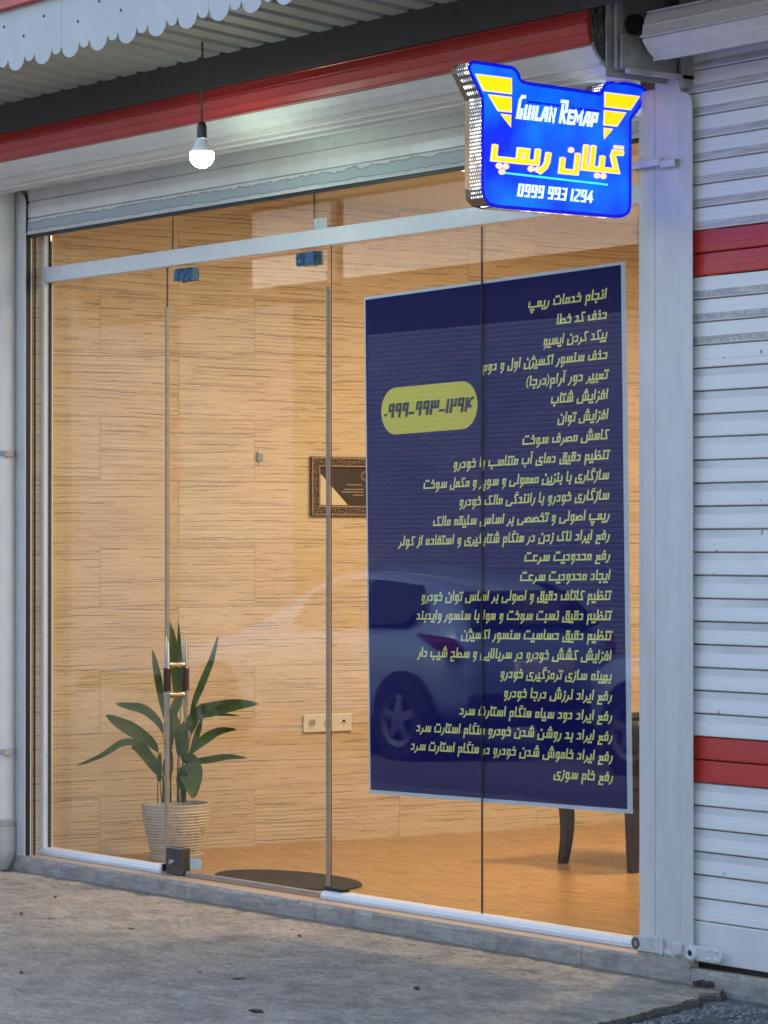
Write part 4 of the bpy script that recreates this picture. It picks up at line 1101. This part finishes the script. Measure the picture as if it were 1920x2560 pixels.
# leaves: points (right, up) in metres from the pot's base centre, seen square on, plus own depth, and widths
rv = Vector((math.sin(AL), math.cos(AL), 0)); dvv = Vector((math.cos(AL), -math.sin(AL), 0))   # right and towards-viewer directions
KP = .5787 / 530
def lf(pts, w, dep, fold=.25, twist=0.0):
    """pts in plate pixels (x, y); w max width in plate pixels; dep: forward offset at tip"""
    P_ = [((a - 766) * KP, (1105 - b) * KP) for a, b in pts]
    # resample by Catmull-Rom
    out = []
    for i in range(len(P_) - 1):
        p0 = P_[max(i - 1, 0)]; p1 = P_[i]; p2 = P_[i + 1]; p3 = P_[min(i + 2, len(P_) - 1)]
        for k in range(8):
            u = k / 8
            out.append(tuple(.5 * (2 * p1[j] + (p2[j] - p0[j]) * u + (2 * p0[j] - 5 * p1[j] + 4 * p2[j] - p3[j]) * u * u + (3 * p1[j] - p0[j] - 3 * p2[j] + p3[j]) * u ** 3) for j in (0, 1)))
    out.append(P_[-1])
    n = len(out); vs_ = []; W_ = w * KP / 2 * .9
    for i, (a, b) in enumerate(out):
        u = i / (n - 1)
        da = out[min(i + 1, n - 1)][0] - out[max(i - 1, 0)][0]; db = out[min(i + 1, n - 1)][1] - out[max(i - 1, 0)][1]
        L_ = math.hypot(da, db) or 1
        nx, nz = -db / L_, da / L_
        f = max(0, (u - .36) / .64)
        ww = W_ * (math.sin(math.pi * min(1, f ** .8)) ** .75 if f > 0 else 0) + .0028 * (1 - u)
        dp_ = dep * u * u
        wav = .004 * math.sin(u * 9 + dep * 40)
        c = rv * a + Vector((0, 0, b)) + dvv * dp_
        tw_ = math.cos(twist * u)
        e = (rv * nx + Vector((0, 0, nz))) * ww * tw_ + dvv * ww * math.sin(twist * u)
        vs_ += [c + e + dvv * (ww * fold + wav), c, c - e + dvv * (ww * fold - wav)]
    mb = MB()
    th = .0007
    front_ = vs_; back_ = [v - dvv * th for v in vs_]
    N3 = len(vs_)
    fs = []
    for i in range(n - 1):
        for j in (0, 1):
            a = i * 3 + j; fs += [(a, a + 1, a + 4, a + 3), (N3 + a, N3 + a + 3, N3 + a + 4, N3 + a + 1)]
        fs += [(i * 3, i * 3 + 3, N3 + i * 3 + 3, N3 + i * 3), (i * 3 + 2, N3 + i * 3 + 2, N3 + i * 3 + 5, i * 3 + 5)]
    mb.add(front_ + back_, fs)
    mb.build('leaf', LM, pl, smooth=True, angle=80)
for a in [([(800, 870), (808, 720), (822, 590), (850, 505), (930, 478), (1030, 460), (1108, 457)], 66, .05, .15),
          ([(798, 870), (800, 660), (832, 490), (872, 380), (912, 280), (940, 176)], 32, -.02, .3),
          ([(720, 870), (722, 600), (702, 420), (685, 320), (668, 233)], 34, .0, .3),
          ([(722, 870), (722, 690), (705, 560), (640, 488), (570, 470), (512, 460)], 42, -.03, .2),
          ([(716, 870), (712, 740), (680, 640), (600, 575), (530, 535), (478, 505)], 62, .04, .2),
          ([(712, 870), (708, 760), (672, 670), (610, 625), (545, 620), (460, 672), (360, 712)], 30, .06, .3),
          ([(690, 870), (690, 800), (684, 740), (660, 690), (620, 650), (584, 636)], 52, .05, .2),
          ([(795, 870), (800, 750), (830, 660), (885, 607), (945, 573), (1016, 565)], 44, .0, .2),
          ([(806, 870), (812, 770), (842, 705), (905, 690), (985, 678), (1064, 681)], 32, .05, .2),
          ([(790, 870), (786, 760), (794, 704), (815, 700), (830, 745), (838, 790), (842, 848)], 110, .07, .1),
          ([(745, 870), (748, 640), (772, 470), (770, 330), (752, 210), (733, 112)], 54, -.03, .2),
          ([(776, 870), (782, 560), (788, 380), (778, 220), (773, 120)], 20, -.05, .3),
          ([(742, 870), (744, 720), (742, 600), (752, 500), (770, 425)], 40, .02, .3),
          ([(772, 870), (772, 720), (778, 620), (770, 540), (756, 480)], 36, .03, .3),
          ([(790, 870), (792, 740), (796, 640), (802, 560), (830, 500)], 44, .04, .3),
          ([(806, 870), (812, 700), (826, 600), (846, 540), (862, 500), (950, 502), (1030, 508)], 22, .02, .2),
          ([(800, 870), (815, 700), (842, 620), (862, 560), (876, 512)], 26, .0, .3),
          ([(735, 870), (732, 820), (734, 740), (738, 690), (750, 648)], 46, .05, .3),
          ([(782, 870), (784, 830), (790, 790), (796, 750), (800, 720)], 50, .06, .3),
          ([(708, 870), (700, 790), (694, 720), (702, 660)], 30, .02, .3)]:
    lf(*a)

# ================================================================== THINGS ON THE TILED WALL
def on_wall(name, label, cat, s, z): return thing(name, label, cat, wallp(s, z, .0), (0, 0, WANG))
# wall things are built with local x along the wall, local -y off the wall
ct = on_wall('certificate_frame', 'ornate brown framed certificate hung on the tile wall left of the poster', 'picture frame', 1.394, 1.535)
Wc, Hc, bw = .44, .286, .052
mb = MB()
mb.box(0, Wc, -.018, -.001, 0, bw); mb.box(0, Wc, -.018, -.001, Hc - bw, Hc); mb.box(0, bw, -.018, -.001, bw, Hc - bw); mb.box(Wc - bw, Wc, -.018, -.001, bw, Hc - bw)
t = NT('carved_brown_wood'); n1 = t.n('TexVoronoi', i_Vector=t.coord(), i_Scale=110.0).outputs['Distance']
cm = t.P(Base_Color=t.mix(t.ramp(n1, [(.1, 0.0), (.55, 1.0)]), (.21, .115, .06), (.035, .018, .01)), Roughness=.45, Normal=t.bump(n1, .8, .004))
mb.build('frame', cm, ct, bevel=.002)
mb = MB()
for d, hgt in ((.004, .0205), (.043, .0205)):
    for (a, b, c, e) in ((d, Wc - d, d, d + .005), (d, Wc - d, Hc - d - .005, Hc - d), (d, d + .005, d + .005, Hc - d - .005), (Wc - d - .005, Wc - d, d + .005, Hc - d - .005)):
        mb.box(a, b, -hgt, -.0185, c, e)
mb.build('inlay_line', plain('light_inlay', (.36, .25, .15), .4), ct)
mb = MB(); mb.box(bw, Wc - bw, -.008, -.002, bw, Hc - bw); sh_ = mb.build('certificate', plain('dark_brown_print', (.035, .024, .018), .3, var=.05), ct)
mb = MB(); mb.add([(bw + .001, -.0086, bw + .001), (bw + .16, -.0086, bw + .001), (bw + .001, -.0086, bw + .155)], [(0, 1, 2)])
mb.build('cream_corner', plain('cream_print', (.62, .52, .37), .4, var=.03), sh_)
mb = MB()
for (a, b, z) in ((.205, .29, .150), (.19, .30, .128), (.175, .30, .115), (.24, .30, .10)): mb.box(a, b, -.0092, -.0087, z, z + .0035)
mb.build('print_line', plain('pale_print', (.42, .34, .26), .5), sh_)
mb = MB(); mb.lathe([(.018, -.0092), (.022, -.0088)], (.31, 0, .195), 20, 'y', cap=False); mb.build('emblem', plain('copper_print', (.4, .2, .12), .4), sh_)

sk = on_wall('socket_plate', 'triple ivory socket plate low on the tile wall', 'wall socket', 1.356, .497)
mb = MB(); mb.box(0, .272, -.011, -.001, 0, .085); plt = mb.build('plate', M['plastic'], sk, bevel=.003)
for k in range(2):
    mb = MB(); c = (.046 + .09 * k, 0, .0425); mb.lathe([(.0235, -.0115), (.0235, -.0135), (.020, -.0135), (.0185, -.0112)], c, 28, 'y', cap=False)
    s_ = mb.build('socket_outlet', M['plastic'], sk, smooth=True)
    mb = MB(); mb.lathe([(.0183, -.01115), (.0001, -.01116)], c, 28, 'y', cap=False); mb.build('socket_well', plain('shaded_plastic', (.34, .30, .25), .5, var=.03), s_)
    mb = MB()
    for dx in (-.0075, .0075): mb.lathe([(.0032, -.0115), (.0032, -.0113)], (c[0] + dx, 0, c[2]), 10, 'y')
    mb.build('contact_hole', M['rubber'], s_)
mb = MB(); c = (.226, 0, .0425); mb.box(c[0] - .008, c[0] + .008, -.0116, -.0111, c[2], c[2] + .012)
for dx, dz in ((-.012, -.004), (.012, -.004), (0, -.014)): mb.lathe([(.003, -.0116), (.003, -.0112)], (c[0] + dx, 0, c[2] + dz), 8, 'y')
mb.build('phone_jack', M['rubber'], sk)
hk = on_wall('wall_switch', 'tiny grey and white switch on the tile wall above the door handle', 'switch', 1.099, 1.786)
mb = MB(); mb.box(0, .03, -.014, -.001, .008, .052); bt = mb.build('switch_body', plain('grey_plastic', (.24, .27, .29), .4), hk, bevel=.003)
mb = MB(); mb.box(.004, .026, -.017, -.0145, .044, .051); mb.build('switch_rim', M['plastic'], bt, bevel=.001)
mb = MB(); mb.box(.012, .018, -.008, -.002, -.012, .0075); mb.build('cable_stub', M['plastic'], bt, bevel=.001)

# doormat
dm = thing('doormat', 'dark brown oval doormat on the floor behind the glass door', 'doormat', (1.365, .345, -.03))
mb = MB(); mb.lathe([(1.0, 0), (1.0, .7), (.985, 1.0), (.90, 1.05), (.0, 1.0)], (0, 0, 0), 64, cap=False)
mb.v = [(a * .425, b * .235, c * .009 + .0006) for a, b, c in mb.v]
mb.build('coir_mat', M['mat'], dm, smooth=True)

# armchair
ch = thing('armchair', 'black armchair with curved legs, mostly hidden behind the navy poster', 'armchair', (1.80, 1.98, -.03))
def legp(pts, w=.022):
    mb = MB(); vs_ = []; n = len(pts)
    for x, y, z, s_ in pts: vs_ += [(x - s_, y - s_, z), (x + s_, y - s_, z), (x + s_, y + s_, z), (x - s_, y + s_, z)]
    fs = [(j * 4 + k, j * 4 + (k + 1) % 4, (j + 1) * 4 + (k + 1) % 4, (j + 1) * 4 + k) for j in range(n - 1) for k in range(4)] + [(0, 3, 2, 1), tuple(range(4 * n - 4, 4 * n))]
    mb.add(vs_, fs); return mb
DW = plain('dark_walnut', (.014, .009, .007), .35)
for sx_, sy_, cv in ((-.25, -.25, 1), (.236, -.27, 0), (-.25, .25, 1), (.236, .25, 0)):
    legp([(sx_ + cv * .03 * math.sin(u * 2.6) - cv * .0 , sy_, u * .30, .019 + .009 * u) for u in [k / 8 for k in range(9)]]).build('leg', DW, ch, bevel=.004)
mb = MB(); mb.box(-.27, .27, -.29, .28, .30, .36); mb.build('seat_frame', DW, ch, bevel=.01)
mb = MB(); mb.box(-.26, .26, -.30, .26, .362, .47); mb.build('seat', M['leather'], ch, bevel=.035, seg=4)
mb = MB(); mb.box(.20, .30, -.30, .28, .362, .66); mb.build('armrest', M['leather'], ch, bevel=.03, seg=4)
mb = MB(); mb.box(-.30, -.20, -.30, .28, .362, .66); mb.build('armrest', M['leather'], ch, bevel=.03, seg=4)
mb = MB(); mb.prism_x([(.16, .46), (.30, .36), (.37, .82), (.34, .88), (.29, .88), (.25, .84)], -.26, .27); mb.build('backrest', M['leather'], ch, bevel=.03, seg=4)

# ceiling lamps inside the shop
for i, (x, y, e, lab) in enumerate(((2.6, 2.6, 34, 'warm ceiling panel light deep inside the shop'), (1.9, .95, 8.5, 'warm ceiling panel light just behind the glass front'))):
    cl = thing('ceiling_light', lab, 'ceiling light', (x, y, 3.05), group='ceiling lights')
    mb = MB(); mb.box(-.3, .3, -.3, .3, -.03, -.001); mb.build('housing', M['alu'], cl)
    t = NT('warm_panel'); mb = MB(); mb.add([(-.28, -.28, -.0305), (-.28, .28, -.0305), (.28, .28, -.0305), (.28, -.28, -.0305)], [(0, 1, 2, 3)])
    mb.build('diffuser', t.P(Emission_Color=(1, .8, .55), Emission_Strength=.8), cl, fixn=False)
    ld = bpy.data.lights.new('panel_lamp', 'AREA'); ld.shape = 'SQUARE'; ld.size = .5; ld.energy = e; ld.color = (1.0, .73, .44)
    lo = bpy.data.objects.new('panel_lamp', ld); COL.objects.link(lo); lo.location = (x, y, 3.01)

# litter on the pavement
bk = thing('brick_fragment', 'broken brown brick piece at the foot of the right shutter', 'brick', (4.43, -.152, -.079))
mb = MB(); mb.prism_y([(-.055, -.028), (.055, -.028), (.065, .03), (.03, .038), (.02, .012), (-.015, .006), (-.02, .038), (-.06, .03)], -.03, .035)
mb.build('fragment', plain('dark_brick', (.07, .05, .042), .85, scale=40), bk, bevel=.003); bk.scale = (.52, .6, .62)
lr = random.Random(9)
LP = [(.45, -.78, .05), (1.35, -.95, .045), (2.55, -.45, .04), (.95, -.55, .05), (.55, -1.4, .07), (1.9, -1.55, .05), (3.3, -1.25, .06), (3.9, -.95, .05), (2.7, -1.75, .05), (3.9, -1.6, .08)]
LL = ['dry leaf scrap nearest the left end of the doorstep', 'small dark scrap on the warm part of the pavement', 'dark crumb just below the door rail', 'dry scrap below the corner lock', 'curled dark leaf at the left of the pavement', 'dark chip mid pavement', 'thin scrap on the grey stain', 'crumb near the pillar foot', 'dark chip at the bottom edge', 'flat dark leaf near the broken pavement edge']
for (x, y, s_), lab in zip(LP, LL):
    mb = MB(); n = 7
    ang = lr.uniform(-.6, .6); z = gz(x, y) + .003
    for j in range(n): pass
    up_, dn_ = [], []
    for j in range(n):
        u = j / (n - 1); w = s_ * .16 * math.sin(math.pi * (u * .9 + .05)) * lr.uniform(.7, 1.2); zz = .006 * math.sin(u * 3.1) * lr.uniform(.6, 1.5)
        up_.append((s_ * (u - .5), w, zz)); dn_.append((s_ * (u - .5), -w, zz * .5))
    v_ = up_ + dn_
    mb.add(v_, [(j, j + 1, n + j + 1, n + j) for j in range(n - 1)])
    mb.add([(a, b, c - .0015) for a, b, c in v_], [(j, n + j, n + j + 1, j + 1) for j in range(n - 1)])
    o = mb.build('litter', plain('dry_litter', (.045, .035, .028), .8), loc=(x, y, z), rot=(0, 0, ang)); tag(o, lab, 'litter', 'litter on the pavement')

# ================================================================== ACROSS THE STREET (seen only as reflections in the glass)
OY = -10.0
opp = thing('shop_row', 'row of closed shops across the street, reflected in the glass', 'building', (-8, OY, -.17))
def op(name, mb, mat, **k):
    o = mb.build(name, mat, None, **k); o.parent = opp; o.location = (8, -OY, .17); return o
t = NT('pale_concrete_panel'); n1 = t.noise(t.coord(), 1.5, 6, .65); n2 = t.noise(t.coord(scale=(8, 1, .5)), 2, 4)
cpm = t.P(Base_Color=t.mix(t.ramp(n2, [(.5, 0.0), (.75, .5)]), t.mix(n1, (.78, .75, .72), (.6, .57, .54)), (.35, .33, .31)), Roughness=.9)
mb = MB()
for x0, x1, z0, z1 in [(-12.65, -11.34, 3.93, 4.75), (-11.14, -7.0, 3.93, 4.72), (-6.9, -2, 3.95, 4.72), (-1.9, 6, 3.95, 4.7)]:
    mb.box(x0, x1, OY - .05, OY + .02, z0, z1)
op('parapet_panel', mb, cpm)
M['black'] = plain('unlit_shop_front', (.010, .010, .011), .9)
mb = MB(); mb.box(-30, 10, OY - .4, OY - .2, -.3, 5.2); op('wall', mb, M['black'])
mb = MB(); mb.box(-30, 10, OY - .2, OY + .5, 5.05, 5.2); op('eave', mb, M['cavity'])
mb = MB()
for x0, x1, z1 in [(-26, -14.4, 3.72), (-14.1, -12.1, 3.76), (-10.9, -6.2, 3.38), (-5.9, -1.5, 3.38), (-1.2, 5, 3.4)]:
    nsl = int(z1 / .045); pr = []
    for k in range(nsl): pr += [(OY - .090, z1 - k * .045), (OY - .0855, z1 - k * .045 - .009), (OY - .085, z1 - k * .045 - .036)]
    mb.sheet_x(pr, x0, x1)
op('roller_shutter', mb, paint('faded_shutter', (.085, .11, .175), .6, .4, scale=1.2))

def make_car(col):
    root = thing('parked_car', 'silver hatchback parked across the street, reflected in the navy poster', 'car', (0, 0, 0))
    cp = NT('car_paint').P(Base_Color=col, Metallic=.35, Roughness=.25, Coat_Weight=.6)
    gl = plain('car_glass', (.012, .014, .018), .06, var=.02)
    # stations from nose (x=-3.7) to tail (x=0): x, half width, lower z, belt z, roof z, roof half width
    stn = [(-3.72, .55, .30, .62, .63, .45), (-3.62, .72, .22, .72, .74, .60), (-3.3, .80, .18, .80, .85, .66), (-2.75, .82, .17, .88, .95, .66), (-2.1, .83, .17, .92, 1.32, .58), (-1.7, .83, .17, .93, 1.40, .56), (-1.2, .83, .17, .94, 1.40, .56), (-.7, .82, .18, .95, 1.34, .55), (-.35, .80, .22, .96, 1.22, .55), (-.12, .77, .28, .93, 1.02, .57), (.0, .70, .32, .72, .76, .55)]
    mb = MB(); rows_ = []
    for x, w, z0, zb_, zr, wr in stn:
        h_ = [(w * .92, z0), (w, z0 + .12), (w * 1.0, (z0 + zb_) / 2 + .05), (w * .97, zb_), (wr + .04, zr - .06), (wr * .6, zr), (0, zr + .015)]
        rows_.append([(x, -a, b) for a, b in h_] + [(x, a, b) for a, b in h_[-2::-1]])
    m_ = len(rows_[0])
    mb.add([p for r_ in rows_ for p in r_], [(j * m_ + i, j * m_ + (i + 1) % m_, (j + 1) * m_ + (i + 1) % m_, (j + 1) * m_ + i) for j in range(len(rows_) - 1) for i in range(m_)] + [tuple(range(m_)), tuple(range((len(rows_) - 1) * m_, len(rows_) * m_))])
    b_ = mb.build('body', cp, root, smooth=True, angle=80)
    sb = b_.modifiers.new('sub', 'SUBSURF'); sb.levels = 2; sb.render_levels = 2
    for s_ in (-1, 1):
        for q in ([(-2.0, .80, .96), (-1.28, .815, .97), (-1.28, .60, 1.31), (-1.62, .605, 1.31), (-1.9, .66, 1.2)], [(-1.22, .815, .97), (-.62, .80, .985), (-.45, .74, 1.1), (-.62, .615, 1.27), (-1.22, .60, 1.31)]):
            mb = MB(); mb.add([(x, s_ * (y + .015), z) for x, y, z in q] + [(x, s_ * (y - .02), z) for x, y, z in q], [tuple(range(5))] + [tuple(range(5, 10))] + [(i, (i + 1) % 5, 5 + (i + 1) % 5, 5 + i) for i in range(5)])
            mb.build('side_window', gl, root, bevel=.02)
        mb = MB(); pts_ = [(-.52, .78, .93), (-.1, .765, .90), (-.02, .70, .80), (-.12, .775, .74), (-.3, .80, .84)]
        mb.add([(x + .02, s_ * (y + .012), z) for x, y, z in pts_] + [(x - .03, s_ * (y - .05), z) for x, y, z in pts_], [tuple(range(5))] + [tuple(range(5, 10))] + [(i, (i + 1) % 5, 5 + (i + 1) % 5, 5 + i) for i in range(5)])
        mb.build('tail_light', plain('red_lens', (.12, .006, .01), .15), root, bevel=.015)
        for wx in (-.60, -3.0):
            mb = MB(); mb.lathe([(.20, -.09), (.29, -.09), (.305, -.06), (.305, .06), (.29, .09), (.20, .09)], (wx, s_ * .785, .305), 32, 'y', cap=False)
            wl = mb.build('tyre', M['rubber'], root, smooth=True)
            mb = MB(); mb.lathe([(.205, .0), (.2, .07 * s_), (.16, .05 * s_)], (wx, s_ * .80, .305), 32, 'y', cap=False)
            for k in range(5):
                a = k * 2 * math.pi / 5 + .3
                ca, sa = math.cos(a), math.sin(a); y_ = s_ * .868
                mb.add([(wx + ca * .03 - sa * .04, y_, .305 + sa * .03 + ca * .04), (wx + ca * .03 + sa * .04, y_, .305 + sa * .03 - ca * .04), (wx + ca * .19 + sa * .025, y_ - .01 * s_, .305 + sa * .19 - ca * .025), (wx + ca * .19 - sa * .025, y_ - .01 * s_, .305 + sa * .19 + ca * .025)], [(0, 1, 2, 3)])
            mb.lathe([(.001, .87 * s_), (.05, .87 * s_), (.05, .74 * s_)], (wx, 0, .305), 20, 'y', cap=False)
            mb.build('rim', plain('wheel_alloy', (.22, .23, .26), .4, .6), wl, smooth=True)
            mb = MB(); mb.lathe([(.345, .838 * s_), (.345, .70 * s_)], (wx, 0, .31), 32, 'y', cap=True); mb.build('wheel_arch', M['rubber'], root)
    mb = MB(); q = [(-.33, .50, 1.215), (-.33, -.50, 1.215), (-.07, -.60, .955), (-.07, .60, .955)]
    mb.add([(x + .045, y, z + .02) for x, y, z in q] + [(x - .05, y, z) for x, y, z in q], [(0, 1, 2, 3), (7, 6, 5, 4)] + [(i, (i + 1) % 4, 4 + (i + 1) % 4, 4 + i) for i in range(4)])
    mb.build('rear_window', gl, root, bevel=.03)
    mb = MB(); mb.box(-.2, .035, -.66, .66, .36, .50); mb.build('bumper_strip', M['rubber'], root, bevel=.04, seg=3)
    mb = MB(); mb.box(-.02, .045, -.26, .26, .62, .73); mb.build('number_plate', plain('plate_white', (.5, .5, .48), .4), root, bevel=.01)
    mb = MB(); mb.tube([(-.75, 0, 1.41), (-1.1, 0, 1.72)], .004, 6); mb.build('aerial', M['rubber'], root)
    return root
car = make_car((.24, .33, .50))
CX_, CY_ = -4.80, -7.05
car.location = (CX_, CY_, -.17)
car['group'] = 'cars parked across the street'
def copy_tree(o, par=None):
    c = o.copy(); COL.objects.link(c)
    if par: c.parent = par
    for k in list(o.children): copy_tree(k, c)
    return c
car2 = copy_tree(car)
car2.location = (-.3, -7.4, -.17)
car2['label'] = 'silver hatchback parked behind the first car, reflected at the poster right edge'
